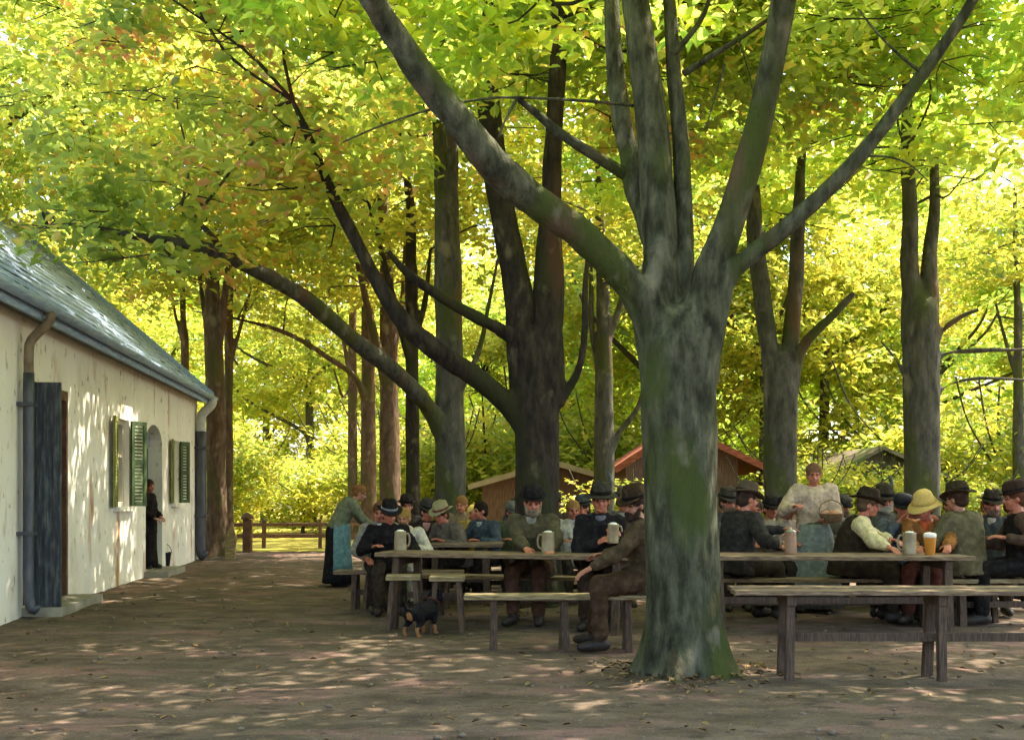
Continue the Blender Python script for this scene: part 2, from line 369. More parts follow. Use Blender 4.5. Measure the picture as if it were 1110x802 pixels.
        if apron is not None:
            k2 = 17; q = MB(); rin = []; rout = []
            for zz, r in ((1.0,.180),(.95,.205),(.88,.232),(.65,.275),(.4,.316),(.22,.345)):
                w = 1.04-zz; r *= 1-(1-skw)*min(1, w*2); t2 = np.linspace(R(apron[1]-58), R(apron[1]+58), k2); rr = r*(1+.05*w*np.sin(11*t2+2*w)+.03*w*np.sin(17*t2))+.014+.006*np.sin(23*t2)*w
                off = (zz-.93)*math.tan(R(lean))*.3 if zz > .93 else 0
                rout.append(np.stack([np.cos(t2)*rr, np.sin(t2)*rr*.92+off, np.full(k2, zz)],1))
                rin.append(np.stack([np.cos(t2)*(rr-.008), np.sin(t2)*(rr-.008)*.92+off, np.full(k2, zz)],1))
            for a, b in zip(rout, rin): pass
            q.rings([np.concatenate([a, b[::-1]]) for a, b in zip(rout, rin)])
            q.build('apron', cloth(apron[0]), root)
    else:
        me = blob(tr, .0145, 3, 'trousers'); disp(me, fold(.020, 9, sd+7)); setmats(me, [cloth(skirt or trousers)]); link('skirt' if skirt else 'trousers', me, root)
    for bt in bts: me = blob(bt, .013, 2, 'boot'); setmats(me, [LEATHER]); link('boot', me, root)
    # hair, beard, scarf, hat
    def part(nm, q, m, v=.012, a=.004, par=root):
        me = blob(q, v, 1, nm); disp(me, fold(a, 38, sd+9)); setmats(me, [m]); return link(nm, me, par)
    if hair is not None and scarf is None:
        q = MB(); q.ell(h((0,-.016,.044)), (.092,.105,.098), Rh); q.ell(h((0,-.05,-.015)), (.084,.066,.07), Rh)
        if bun: q.ell(h((0,-.115,.03)), (.05,.045,.05), Rh)
        part('hair', q, cloth(hair))
    if scarf is not None:
        q = MB(); q.ell(h((0,-.018,.030)), (.093,.106,.104), Rh); q.ell(h((0,-.03,-.05)), (.084,.082,.075), Rh); q.cap(h((0,-.05,-.06)), nb-up*.03, .07, .10)
        part('headscarf', q, cloth(scarf))
    if beard is not None:
        q = MB(); q.ell(h((0,.066,-.088)), (.05,.042,.045), Rh); q.cap(h((-.036,.088,-.054)), h((0,.104,-.047)), .012, .014, 7); q.cap(h((.036,.088,-.054)), h((0,.104,-.047)), .012, .014, 7)
        for sx in (-1,1): q.cap(h((sx*.07,.012,-.03)), h((sx*.05,.05,-.085)), .017, .03, 8)
        part('beard', q, cloth(beard), .0105)
    if hat:
        mats = [cloth(hatc), cloth(band)]; M = Matrix.Translation(h((0,-.014,.066))) @ Matrix(Rh.tolist()).to_4x4() @ Matrix.Rotation(R(-7), 4, 'X')
        ho = None
        for nm, q, m in hat_mesh(hat, mats):
            o = q.build(nm, m, ho or root)
            if ho is None:
                o.matrix_local = M; ho = o
                if nm == 'hat': disp(o.data, lambda v: .004*vnoise(v*22, sd))
    return root
# ------------------------------------------------------------------ materials of the place
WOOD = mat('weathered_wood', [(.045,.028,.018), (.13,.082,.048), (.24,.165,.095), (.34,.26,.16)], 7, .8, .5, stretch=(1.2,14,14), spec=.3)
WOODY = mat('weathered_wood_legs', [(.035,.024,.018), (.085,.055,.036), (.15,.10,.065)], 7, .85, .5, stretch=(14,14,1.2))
WOODP = mat('pale_sunlit_wood', [(.08,.055,.028), (.22,.165,.08), (.42,.34,.19)], 7, .8, .4, stretch=(1.2,12,12), spec=.3)  # paler tone puts sunlight into the bench and stool tops
STONEWARE = mat('stoneware', [(.17,.125,.065), (.28,.215,.115), (.38,.31,.19)], 9, .35, .1, spec=.5)
STONERED = mat('stoneware_brown', [(.16,.07,.04), (.30,.16,.09), (.42,.30,.18)], 5, .35, .1, spec=.5)
PEWTER = mat('pewter', [(.30,.30,.29), (.45,.45,.43)], 20, .35, .1, metal=.8)
FOAM = mat('beer_foam', [(.75,.70,.58), (.85,.82,.72)], 30, .8, .2)
BEER = mat('beer', [(.45,.16,.02), (.62,.26,.04)], 4, .15, 0, spec=.6)
IRON = mat('dark_iron', [(.012,.013,.015), (.03,.03,.034)], 12, .5, .2, spec=.5)

# ------------------------------------------------------------------ ground
TREES_AT = [(1.28,8.25,.03,.6),(.31,13,.06,.6),(-.94,17,.06,.6),(4.12,17,.06,.6),(5.93,16,.06,.6),(-6.4,23.9,.07,.6)]
def ground():
    xs = np.unique(np.concatenate([np.linspace(-250,-20,16), np.linspace(-20,20,161), np.linspace(20,250,16)]))
    ys = np.unique(np.concatenate([np.linspace(-60,0,8), np.linspace(0,34,171), np.linspace(34,300,24)]))
    X, Y = np.meshgrid(xs, ys); p = np.stack([X.ravel(), Y.ravel(), np.zeros(X.size)], 1)
    zz = .018*vnoise(p*np.array([.5,.7,1]), 3)+.008*vnoise(p*np.array([2.1,2.6,1]), 4); zz *= np.clip((60-np.abs(p[:,1]))/20, 0, 1); p[:,2] = zz-.004+.012*vnoise(p*np.array([5,5,1]), 6)*(np.abs(p[:,0]) < 20)
    for tx, ty, hh, ss in TREES_AT: p[:,2] += hh*np.exp(-((p[:,0]-tx)**2+(p[:,1]-ty)**2)/ss**2)
    nx = len(xs); f = [(j*nx+i, j*nx+i+1, (j+1)*nx+i+1, (j+1)*nx+i) for j in range(len(ys)-1) for i in range(nx-1)]
    m = mat('trodden_earth', [(.056,.040,.028), (.102,.074,.051), (.145,.106,.076), (.19,.144,.108)], 2.6, .95, .6, stretch=(.8,1.25,1), detail=11, spec=.12, dist=.06)
    overlay(m, (.082,.068,.042), .8, .52, .66, (.6,1.2,1), 9, 3.1)       # worn moss and thin grass
    overlay(m, (.20,.118,.095), 1.6, .54, .66, (.8,1.5,1), 9, 8.4)        # reddish leaf litter and dust
    overlay(m, (.07,.052,.04), 6, .57, .68, (.9,1.4,1), 10, 5.2)
    overlay(m, (.22,.175,.145), 42, .62, .70, (1,1,1), 6, 2.4); overlay(m, (.05,.037,.027), 55, .61, .68, (1,1,1), 6, 7.7)
    o = MB().add(p, f).build('ground', m); o['kind'] = 'structure'
    # stones / litter: sunny meadow beyond the yard
    g = mat('meadow_grass', [(.20,.18,.03), (.36,.31,.06), (.52,.43,.12)], 1.6, .95, .5, stretch=(.5,1.5,1), detail=9, spec=.1)
    xs = np.linspace(-60,60,60); ys = np.linspace(26.5,110,40); X, Y = np.meshgrid(xs, ys); p = np.stack([X.ravel(), Y.ravel(), 0*X.ravel()],1)
    p[:,1] += np.where(p[:,1] < 27, .7*vnoise(p*np.array([.4,0,0])+.5, 9), 0)
    p[:,2] = .045; p[:60,2] = .012
    f = [(j*60+i, j*60+i+1, (j+1)*60+i+1, (j+1)*60+i) for j in range(39) for i in range(59)]
    o = MB().add(p, f).build('meadow', g); o['kind'] = 'structure'
ground()

# ------------------------------------------------------------------ house
WD = np.array([-.108, 1, 0]); WD /= np.linalg.norm(WD); WN = np.array([WD[1], -WD[0], 0]); WN = WN if WN[0] > 0 else -WN
def wp(d, z, out=0): return np.array([-4.056-.108*d, d, z])+WN*out
def wbox(mb, d0, d1, z0, z1, o0, o1, m=0):
    v = np.array([wp(d0,z0,o1), wp(d0,z0,o0), wp(d1,z0,o0), wp(d1,z0,o1), wp(d0,z1,o1), wp(d0,z1,o0), wp(d1,z1,o0), wp(d1,z1,o1)])
    mb.add(v, [(0,1,2,3),(7,6,5,4),(1,0,4,5),(2,1,5,6),(3,2,6,7),(0,3,7,4)], m)
PLASTER = mat('plaster', [(.56,.49,.39), (.77,.72,.62), (.82,.78,.69), (.86,.83,.77)], 1.3, .95, .35, stretch=(1,1,.55), detail=9, spec=.1, dist=.03)
overlay(PLASTER, (.44,.24,.12), 1.7, .60, .70, (1,1,.35), 7, 2.2)
overlay(PLASTER, (.80,.75,.64), 2.4, .56, .66, (1,1,.5), 6, 6.1)
overlay(PLASTER, (.30,.22,.13), 9, .62, .72, (1,1,.6), 9, 1.4)
SHINGLE = mat('grey_shingle', [(.15,.20,.31), (.30,.39,.57), (.44,.54,.74), (.66,.72,.84)], 3.2, .85, .3, stretch=(7,.35,7), detail=8, spec=.15, dist=.02)
overlay(SHINGLE, (.04,.045,.07), 2.2, .56, .66, (9,.22,9), 5, 4.4)
FASCIA = mat('blue_grey_board', [(.15,.22,.36), (.29,.40,.56), (.46,.55,.66)], 4, .6, .3, stretch=(8,.8,8), spec=.4)
SOFFIT = mat('soffit_board', [(.10,.10,.10), (.2,.2,.18)], 5, .8, .3)
DARKB = mat('dark_blue_door', [(.02,.026,.04), (.045,.055,.075), (.10,.11,.13)], 6, .6, .3, stretch=(8,8,.7), spec=.4)
GREENP = mat('green_paint', [(.022,.045,.018), (.045,.08,.028), (.09,.125,.045)], 6, .6, .3, stretch=(5,5,.8), spec=.4)
YGREEN = mat('yellowish_green', [(.10,.115,.03), (.19,.20,.055), (.28,.27,.10)], 5, .7, .3, stretch=(6,6,.7))  # lighter, yellower green for the near shutter leaves
FRAME = mat('brown_frame', [(.06,.03,.02), (.12,.06,.035), (.18,.10,.06)], 8, .7, .3)
GLASS = mat('window_glass', [(.02,.026,.026), (.05,.06,.06)], 3, .08, 0, spec=.8)
GREYDOOR = mat('grey_blue_door', [(.018,.02,.027), (.045,.05,.058), (.14,.15,.145)], 5, .7, .3, stretch=(6,6,.8))
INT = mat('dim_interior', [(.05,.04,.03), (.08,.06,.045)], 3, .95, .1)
PIPE = mat('drainpipe_metal', [(.02,.024,.035), (.05,.055,.07), (.09,.09,.10)], 5, .45, .2, stretch=(2,2,.6), spec=.5)
PIPEB = mat('rusty_pipe', [(.10,.07,.045), (.19,.14,.095), (.27,.21,.14)], 7, .7, .2)
ZINC = mat('pale_zinc', [(.32,.34,.34), (.48,.49,.47), (.58,.58,.54)], 6, .5, .2, spec=.4)
def house():
    root = thing('house', 'long cream plastered house with blue grey roof and green shutters along the left edge', 'house', wp(14, 0))
    root.location = (0,0,0)
    D0, D1, ZT, TH, DEP = 3.0, 23.0, 3.42, .36, 9.0
    ops = [(12.15, 13.77, .02, 2.62), (16.15, 17.05, 1.17, 2.48), (18.2, 19.5, .02, 2.2), (20.3, 21.0, 1.2, 2.36)]
    w = MB(); a = D0
    for d0, d1, z0, z1 in ops:
        wbox(w, a, d0, -.3, ZT, -TH, 0)
        if z0 > .1: wbox(w, d0, d1, -.3, z0, -TH, 0)
        else: wbox(w, d0, d1, -.3, z0, -TH, .0)
        top = z1
        if d0 == 18.2:      # arch head
            c = (d0+d1)/2; hw = (d1-d0)/2; k = 10
            for j in range(k):
                t0 = math.pi*j/k; t1 = math.pi*(j+1)/k
                da, db = c-hw*math.cos(t0), c-hw*math.cos(t1); za, zb = z1+.34*math.sin(t0), z1+.34*math.sin(t1)
                v = np.array([wp(da,za,0), wp(da,za,-TH), wp(db,zb,-TH), wp(db,zb,0), wp(da,ZT,0), wp(da,ZT,-TH), wp(db,ZT,-TH), wp(db,ZT,0)])
                w.add(v, [(0,1,2,3),(7,6,5,4),(0,3,7,4),(2,1,5,6)])
        else: wbox(w, d0, d1, top, ZT, -TH, 0)
        a = d1
    wbox(w, a, D1, -.3, ZT, -TH, 0)
    # far gable, near gable, back wall
    def gable(d0, d1):
        v = []
        for d in (d0, d1): v += [wp(d,-.3,-TH), wp(d,-.3,-DEP), wp(d,ZT,-DEP), wp(d,ZT+3.75,-DEP/2), wp(d,ZT,-TH)]
        w.add(np.array(v), [(0,1,2,3,4),(9,8,7,6,5),(1,0,5,6),(2,1,6,7),(3,2,7,8),(4,3,8,9)])
    gable(D1-.35, D1-.002); gable(D0+.002, D0+.35); wbox(w, D0+.36, D1-.36, -.3, ZT, -DEP, -DEP+.3)
    w.build('wall', PLASTER, root, flat=True)
    # interior box behind the openings
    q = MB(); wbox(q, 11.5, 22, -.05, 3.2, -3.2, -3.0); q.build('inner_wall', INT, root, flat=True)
    # roof: two slopes as thick slabs with courses of boards
    tn = .87; r = MB()
    def slab(o_e, o_r, z_e, z_r, th, d0, d1, m):
        v = np.array([wp(d0,z_e,o_e), wp(d1,z_e,o_e), wp(d1,z_r,o_r), wp(d0,z_r,o_r)]); u = v-np.array([0,0,th])
        r.add(np.concatenate([v,u]), [(0,1,2,3),(7,6,5,4),(0,4,5,1),(1,5,6,2),(2,6,7,3),(3,7,4,0)], m)
    ez = 3.40; n = 22; run = DEP/2+.27
    for i in range(n):
        o0 = .27-run*i/n; o1 = .27-run*(i+1.12)/n; z0 = ez+.27*0+(.27-o0)*tn; z1 = ez+(.27-o1)*tn-.028
        slab(o0, max(o1, -DEP/2), z0+.03, z1+.03, .05, D0-.3, D1+.22+.004*(i % 3), 0)
    slab(-DEP-.3, -DEP/2-.003, ez-.1, ez+(DEP/2+.27)*tn, .09, D0-.3, D1+.2, 0)
    ro = r.build('roof', SHINGLE, root, flat=True)
    f = MB(); wbox(f, D0-.28, D1+.2, 3.235, 3.385, .215, .25); f.build('fascia', FASCIA, ro, flat=True)
    f = MB(); wbox(f, D0-.28, D1+.19, 3.30, 3.335, .003, .213); f.build('soffit', SOFFIT, ro, flat=True)
    f = MB()                    # verge board along the far gable
    v = np.array([wp(D1+.235,3.34,.30), wp(D1+.235,3.50,.30), wp(D1+.235,3.50+(DEP/2+.3)*tn,-DEP/2), wp(D1+.235,3.34+(DEP/2+.3)*tn,-DEP/2)]); u = v+WD*.03
    f.add(np.concatenate([v,u]), [(0,1,2,3),(7,6,5,4),(0,4,5,1),(1,5,6,2),(2,6,7,3),(3,7,4,0)]); f.build('verge_board', FASCIA, ro, flat=True)
    # half-round gutter
    g = MB(); rs = []
    for d in np.linspace(D0-.3, D1+.22, 12):
        ring = [wp(d, 3.385-.075*math.sin(t), .325+.075*math.cos(t)) for t in np.linspace(0, math.pi, 9)]+[wp(d, 3.385-.062*math.sin(t), .325+.062*math.cos(t)) for t in np.linspace(math.pi, 0, 9)]
        rs.append(np.array(ring))
    g.rings(rs); g.build('gutter', FASCIA, root)
    # drain pipes
    def pipe(d, mtop, r_):
        p = MB(); p.tube([wp(d,3.33,.325), wp(d,3.22,.325), wp(d,3.02,.14), wp(d,2.86,.11), wp(d,2.62,.11)], [r_]*5, 10, sub=3)
        e = p.build('drainpipe', PIPE, root); e.data.materials.clear(); e.data.materials.append(mtop)
        q = MB(); q.tube([wp(d,2.66,.11), wp(d,1.4,.11), wp(d,.25,.11), wp(d,.08,.2)], [r_*1.12]*4, 10, sub=4); q.build('lower_pipe', PIPE, e)
        for z in (2.3, .9):
            k = MB(); wbox(k, d-r_*1.4, d+r_*1.4, z, z+.04, .003, .11+r_*1.3); k.build('bracket', PIPE, e, flat=True)
    pipe(12.0, PIPEB, .052); pipe(22.80, ZINC, .10)
    # open dark door leaf on the first doorway
    dd = MB(); h = wp(12.22, .04, .0)
    for j in range(4):
        o0 = .03+j*.09; wbox(dd, 12.19, 12.23, .05, 2.58, o0, o0+.087)
    wbox(dd, 12.232, 12.255, .35, .47, .04, .37); wbox(dd, 12.232, 12.255, 2.1, 2.22, .04, .37)
    do = dd.build('door', GREYDOOR, root, flat=True); do['label'] = 'grey blue boarded door standing open'
    k = MB(); k.tube([wp(12.255,1.1,.33), wp(12.30,1.12,.33), wp(12.30,1.12,.25)], [.012]*3, 6); k.build('handle', IRON, do)
    d2 = MB()                   # inner leaf, green, standing back inside
    for j in range(5): wbox(d2, 13.70-.0, 13.74, .05, 2.56, -.9+j*.18-.36, -.9+j*.18+.175-.36)
    d2.build('door', GREENP, root, flat=True)['label'] = 'dark green inner door leaf'
    fr = MB(); wbox(fr, 13.77-.075, 13.768, .02, 2.618, -.30, .02); wbox(fr, 12.152, 12.22, .02, 2.618, -.30, -.02); wbox(fr, 12.22, 13.695, 2.5, 2.617, -.30, .02); fr.build('door_frame', FRAME, root, flat=True)
    st = MB(); wbox(st, 12.1, 13.85, -.1, .10, .004, .42); st.build('doorstep', mat('step_stone', [(.2,.18,.14),(.36,.33,.27)], 5), root, flat=True)
    # windows with shutters
    for d0, d1, z0, z1 in (ops[1], ops[3]):
        fr = MB(); t = .07
        wbox(fr, d0+.002, d0+t, z0, z1, -.2, -.08); wbox(fr, d1-t, d1-.002, z0, z1, -.2, -.08)
        wbox(fr, d0+t, d1-t, z0+.002, z0+t, -.2, -.08); wbox(fr, d0+t, d1-t, z1-t, z1-.002, -.2, -.08); m = (d0+d1)/2
        wbox(fr, m-.03, m+.03, z0+t, z1-t, -.19, -.09); wbox(fr, d0+t, m-.03, z0+.8*(z1-z0)-.3, z0+.8*(z1-z0)-.26, -.18, -.1); wbox(fr, m+.03, d1-t, z0+.8*(z1-z0)-.3, z0+.8*(z1-z0)-.26, -.18, -.1)
        wo = fr.build('window', mat('white_frame', [(.5,.45,.33),(.62,.57,.45)], 8), root, flat=True)
        g = MB(); wbox(g, d0+.02, d1-.02, z0+.02, z1-.02, -.15, -.145); g.build('pane', GLASS, wo, flat=True)
        s_ = MB(); wbox(s_, d0-.05, d1+.05, z0-.07, z0-.002, -.05, .09); s_.build('sill', PLASTER, wo, flat=True)
        for hinge, sg, mm in ((d0, -1, YGREEN), (d1, 1, GREENP)):
            s_ = MB(); wd = (d1-d0)/2*.74
            # leaf stands out from the wall, swung part way
            ang = R(28 if sg > 0 else 7)
            def lp(t, z, th): return wp(hinge+sg*t*math.cos(ang)-sg*.0+th*math.sin(ang)*-sg, z, .02+t*math.sin(ang)+th*math.cos(ang))
            def lbox(t0, t1, z_0, z_1, a_, b_):
                v = np.array([lp(t0,z_0,a_), lp(t1,z_0,a_), lp(t1,z_0,b_), lp(t0,z_0,b_), lp(t0,z_1,a_), lp(t1,z_1,a_), lp(t1,z_1,b_), lp(t0,z_1,b_)])
                s_.add(v, [(3,2,1,0),(4,5,6,7),(0,1,5,4),(1,2,6,5),(2,3,7,6),(3,0,4,7)])
            lbox(0,.06,z0,z1,0,.035); lbox(wd-.06,wd,z0,z1,0,.035); lbox(.06,wd-.06,z0,z0+.07,0,.035); lbox(.06,wd-.06,z1-.07,z1,0,.035); lbox(.06,wd-.06,(z0+z1)/2-.03,(z0+z1)/2+.03,0,.035)
            for zz in np.arange(z0+.08, z1-.08, .055): lbox(.06, wd-.06, zz, zz+.045, .008, .026)
            s_.build('shutter', mm, wo, flat=True)
    # arched doorway: pale blue upper light and a half open door
    c = MB(); d0, d1 = 18.2, 19.5
    wbox(c, 18.85, d1-.01, .05, 2.16, -.28, -.24); c.build('door', DARKB, root, flat=True)['label'] = 'dark arched door leaf standing half open'
    c = MB(); pts = [wp(18.85-.64*math.cos(t), 2.2+.33*math.sin(t), -.2) for t in np.linspace(0, math.pi, 13)]
    v = np.array(pts+[p-WN*.03 for p in pts]); c.add(v, [tuple(range(13)), tuple(range(25,12,-1))]+[(i,i+13,i+14,i+1) for i in range(12)])
    c.build('transom_light', mat('sky_blue_glass', [(.20,.27,.32),(.34,.42,.46)], 2, .15, 0, spec=.7), root, flat=True)
    st = MB(); wbox(st, 18.1, 19.6, -.1, .09, .004, .38); st.build('doorstep', mat('step_stone', []), root, flat=True)
house()

# bucket by the arched doorway
b = thing('bucket', 'small black bucket on the ground beside the arched doorway', 'bucket', ((177-CX)/F*19.9, 19.9, .0))
MB().lathe([(.10,.0),(.14,.30),(.15,.305),(.15,.32),(.135,.32),(.095,.015)], 20).build('pail', IRON, b)
MB().tube([(.145*math.cos(t), .02, .31+.17*math.sin(t)) for t in np.linspace(0, math.pi, 12)], [.006]*12, 6).build('handle', IRON, b)

# ------------------------------------------------------------------ tables, benches, stools
def planks(mb, L, Dp, z0, z1, n, m=0):
    for i in range(n):
        y0 = -Dp/2+Dp*i/n; y1 = y0+Dp/n-.008; e0, e1 = rng.uniform(-.02,.02,2); dz = rng.uniform(-.005,.005)
        mb.box((-L/2+e0,y0,z0+dz),(L/2+e1,y1,z1+dz), m)
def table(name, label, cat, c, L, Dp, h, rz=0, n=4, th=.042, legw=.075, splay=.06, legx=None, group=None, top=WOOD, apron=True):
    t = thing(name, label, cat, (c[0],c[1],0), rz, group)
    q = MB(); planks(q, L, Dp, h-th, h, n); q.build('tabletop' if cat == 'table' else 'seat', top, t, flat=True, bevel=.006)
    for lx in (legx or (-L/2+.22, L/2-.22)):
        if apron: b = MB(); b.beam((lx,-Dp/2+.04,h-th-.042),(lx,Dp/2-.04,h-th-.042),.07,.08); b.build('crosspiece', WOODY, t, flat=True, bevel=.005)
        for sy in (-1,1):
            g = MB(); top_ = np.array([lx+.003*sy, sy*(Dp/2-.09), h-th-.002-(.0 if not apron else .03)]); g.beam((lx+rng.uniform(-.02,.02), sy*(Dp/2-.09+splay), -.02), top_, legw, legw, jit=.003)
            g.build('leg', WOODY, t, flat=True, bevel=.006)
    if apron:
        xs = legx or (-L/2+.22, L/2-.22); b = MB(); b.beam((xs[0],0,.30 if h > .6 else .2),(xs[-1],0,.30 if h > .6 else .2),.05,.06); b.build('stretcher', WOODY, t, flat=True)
    return t
TA0, TA1 = np.array([-1.40,11.2]), np.array([1.20,10.5]); ta = (TA1-TA0); La = np.linalg.norm(ta); ua = ta/La; na = np.array([-ua[1], ua[0]]); ANG = math.atan2(ua[1], ua[0])
ca = (TA0+TA1)/2+na*.38
table('beer_table', 'long weathered plank table left of the big tree with stone mugs', 'table', ca, La, .76, .75, ANG, 4)
table('beer_table', 'dark plank table in the shade behind, left of the second tree', 'table', ((-1.12-.12)/2, 13.6), 1.05, .72, .75, 0, 4)
table('beer_table', 'plank table right of the big tree behind the narrow one', 'table', (3.08, 10.9), 2.62, .78, .75, R(-1), 4)
table('narrow_table', 'narrow rough plank board on tall legs nearest on the right', 'table', (3.08, 8.05), 3.0, .40, .655, R(-.5), 2, .034, .062, .012, legx=(-1.08, .0, 1.25))
bn = 'low plank benches under the trees'
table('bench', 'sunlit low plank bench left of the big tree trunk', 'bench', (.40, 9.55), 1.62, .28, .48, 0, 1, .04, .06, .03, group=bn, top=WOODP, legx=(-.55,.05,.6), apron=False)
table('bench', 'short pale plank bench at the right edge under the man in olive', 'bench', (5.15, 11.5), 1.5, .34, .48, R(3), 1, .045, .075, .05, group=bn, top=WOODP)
for c, L, a, lb in (((ca+na*.80)[:2], 2.5, ANG, 'plank bench behind the long left table carrying the two men in hats'), ((-1.3,12.95), 1.5, 0, 'plank bench at far left beside the man in black hat'),
              ((-.62,14.4), 1.5, 0, 'plank bench behind the dark shaded table'), ((.85,13.75), 1.3, 0, 'plank bench right of the second tree'),
              ((3.5,11.75), 3.6, 0, 'long plank bench behind the right hand table'), ((3.1,13.1), 1.7, 0, 'rear plank bench left of the waitress')):
    table('bench', lb, 'bench', c, L, .30, .46, a, 1, .04, .06, .03, group=bn)
def stool(x, y, h, label, top=WOODP):
    t = thing('stool', label, 'stool', (x,y,0), rng.uniform(-.2,.2), 'wooden stools at the left table')
    q = MB(); q.box((-.17,-.13,h-.05),(.17,.13,h)); q.build('seat', top, t, flat=True, bevel=.008)
    for sx in (-1,1):
        for sy in (-1,1):
            g = MB(); g.beam((sx*.15,sy*.12,-.01),(sx*.11,sy*.085,h-.051),.045,.045); g.build('leg', WOODY, t, flat=True)
stool(-1.07, 10.92, .55, 'left one of two pale topped stools at the long left table'); stool(-.63, 10.80, .55, 'right one of two pale topped stools, just behind the dog')
stool(-1.554, 12.95, .46, 'dark stool under the person at the far left table end', WOOD)

# ------------------------------------------------------------------ mugs, basket
def mug(label, x, y, z, rz=0, h=.2, r=.06, m=STONEWARE, lid=False, tilt=0, glass=False, name='beer_mug'):
    t = thing(name, label, 'beer mug' if not glass else 'beer glass', (x,y,z), rz, 'mugs of beer on the tables'); t.rotation_euler = (tilt,0,rz)
    if glass: MB().lathe([(r*.8,0),(r*.84,.004),(r*1.08,h*.8),(r*1.08,h*.82)], 20).build('glass', BEER, t); MB().lathe([(r*1.05,h*.815),(r*1.09,h*.82),(r*1.09,h*.97),(r*.8,h*1.03),(r*.2,h*1.05)], 20).build('foam', FOAM, t)
    else:
        MB().lathe([(r*.93,0),(r*1.0,.006),(r*1.03,.02),(r,.035),(r*.97,h*.6),(r*.9,h-.02),(r*.93,h-.006),(r*.9,h),(r*.8,h),(r*.78,h-.03),(r*.1,h-.035)], 22).build('cup', m, t)
        if not lid: MB().lathe([(r*.77,h-.028),(r*.77,h-.008),(r*.5,h+.01),(r*.1,h+.014)], 16).build('foam', FOAM, t)
        else: MB().lathe([(r*.92,h+.002),(r*.95,h+.008),(r*.6,h+.022),(r*.2,h+.03),(r*.15,h+.045),(r*.02,h+.05)], 18).build('lid', PEWTER, t)
        MB().tube([(r*.9,0,h*.84),(r*1.35,0,h*.86),(r*1.62,0,h*.62),(r*1.5,0,h*.32),(r*.95,0,h*.2)], [.010,.011,.011,.011,.010], 8, sub=4).build('handle', m, t)
    return t
def onA(px, d): return ((px-CX)/F*d, d)
x, y = onA(594, 11.05); mug('large grey stone mug in front of the moustached man in round hat', x, y, .751, R(160), .215, .066)
x, y = onA(434, 11.55); mug('stone mug at the far left end of the long table', x, y, .751, R(30), .21, .065)
x, y = onA(664, 11.02); mug('stone mug held by the man in the feathered hat', x, y, .86, R(20), .19, .06, tilt=R(6))
x, y = onA(857, 10.85); mug('reddish brown lidded mug beside the man in dark blue coat', x, y, .751, R(150), .22, .06, STONERED, True)
x, y = onA(986, 10.75); mug('stone mug standing before the white sleeved man', x, y, .751, R(170), .22, .068)
x, y = onA(1008, 10.75); mug('amber glass of beer with pale foam on the right table', x, y, .751, 0, .21, .055, glass=True, name='beer_glass')
# ------------------------------------------------------------------ people
def X(px, d): return (px-CX)/F*d
def hp(px, py, d): return tuple(W(px, py, d))+(0,)
seatL = 'drinkers seated at the left tables'; seatR = 'drinkers seated at the right table'
person('moustached man in dark round hat and olive brown coat before the second tree', X(581,11.75), 11.75, 165, lean=16, head=(18,14), L=hp(598,594,11.1), Rr=hp(570,594,11.2), s=1.06, group=seatL,
       coat=(.085,.070,.038), shirt=(.25,.23,.18), hat='bowler', hatc=(.012,.012,.014), beard=(.22,.17,.11), hair=(.06,.04,.025), skin=SKIN_RED, trousers=(.07,.035,.02), vox=.0105)
person('man in black jacket and tall feathered hat holding a stone mug', X(652,11.35), 11.35, 172, lean=10, head=(2,2), L=hp(673,580,11.05), Rr=hp(648,588,11.08), s=1.06, group=seatL,
       coat=(.014,.014,.018), shirt=(.12,.12,.13), hat='tall', hatc=(.03,.032,.028), skin=SKIN_RED, hair=(.05,.035,.02), trousers=(.03,.022,.016), palm=((0.9,0,-.2),(-.9,0,-.2)), curl=(.7,.8), vox=.0105)
person('man in brown coat and hat astride the pale bench against the big tree', X(702,9.6), 9.6, 86, seat=.48, lean=9, head=(40,10), L=hp(640,616,9.35), Rr=hp(655,600,10.1), s=1.02, group=seatL,
       coat=(.075,.052,.028), hat='felt', hatc=(.03,.022,.015), hair=(.05,.03,.02), beard=(.05,.03,.02), trousers=(.06,.035,.02), knees=.24, vox=.0105)
person('stooping waitress in black skirt, teal apron and olive bodice at the far left table', X(366,16.3), 16.3, -78, seat=None, lean=36, head=(-8,22), L=(-.14,.58,.95), Rr=(.14,.58,.93), s=.93, group='waitresses serving beer',
       coat=(.16,.17,.10), skirt=(.012,.014,.02), apron=((.15,.27,.27), 36), hair=(.20,.09,.03), bun=True, skw=.72, long_coat=False)
person('person in pale grey jacket and dark trousers at the far left table end', X(411,12.95), 12.95, -165, lean=12, head=(-15,10), L=(-.1,.40,.72), Rr=(.22,.36,.66), s=.95, group=seatL,
       coat=(.22,.20,.16), shirt=(.6,.55,.45), hair=(.14,.06,.03), trousers=(.02,.018,.018), skin=SKIN_RED)
person('man with ruddy face, black hat and black jacket beside the woman in white', X(420,12.7), 12.7, 190, lean=20, head=(12,12), s=.95, group=seatL, coat=(.012,.012,.015), hat='felt', hatc=(.012,.012,.013), band=(.2,.2,.2), skin=SKIN_RED, hair=(.02,.015,.012))
person('fair haired woman in a bright white blouse behind the long left table', X(441,13.3), 13.3, 176, lean=18, head=(-10,10), s=.90, group=seatL, coat=(.62,.55,.43), hair=(.33,.19,.05), bun=True, skirt=(.5,.45,.36))
person('man in dark hat with pink neckerchief seated left of the third tree', X(456,14.2), 14.3, 205, lean=18, head=(16,12), s=.95, group=seatL, coat=(.03,.022,.022), shirt=(.5,.25,.18), hat='felt', hatc=(.05,.045,.035), skin=SKIN_RED)
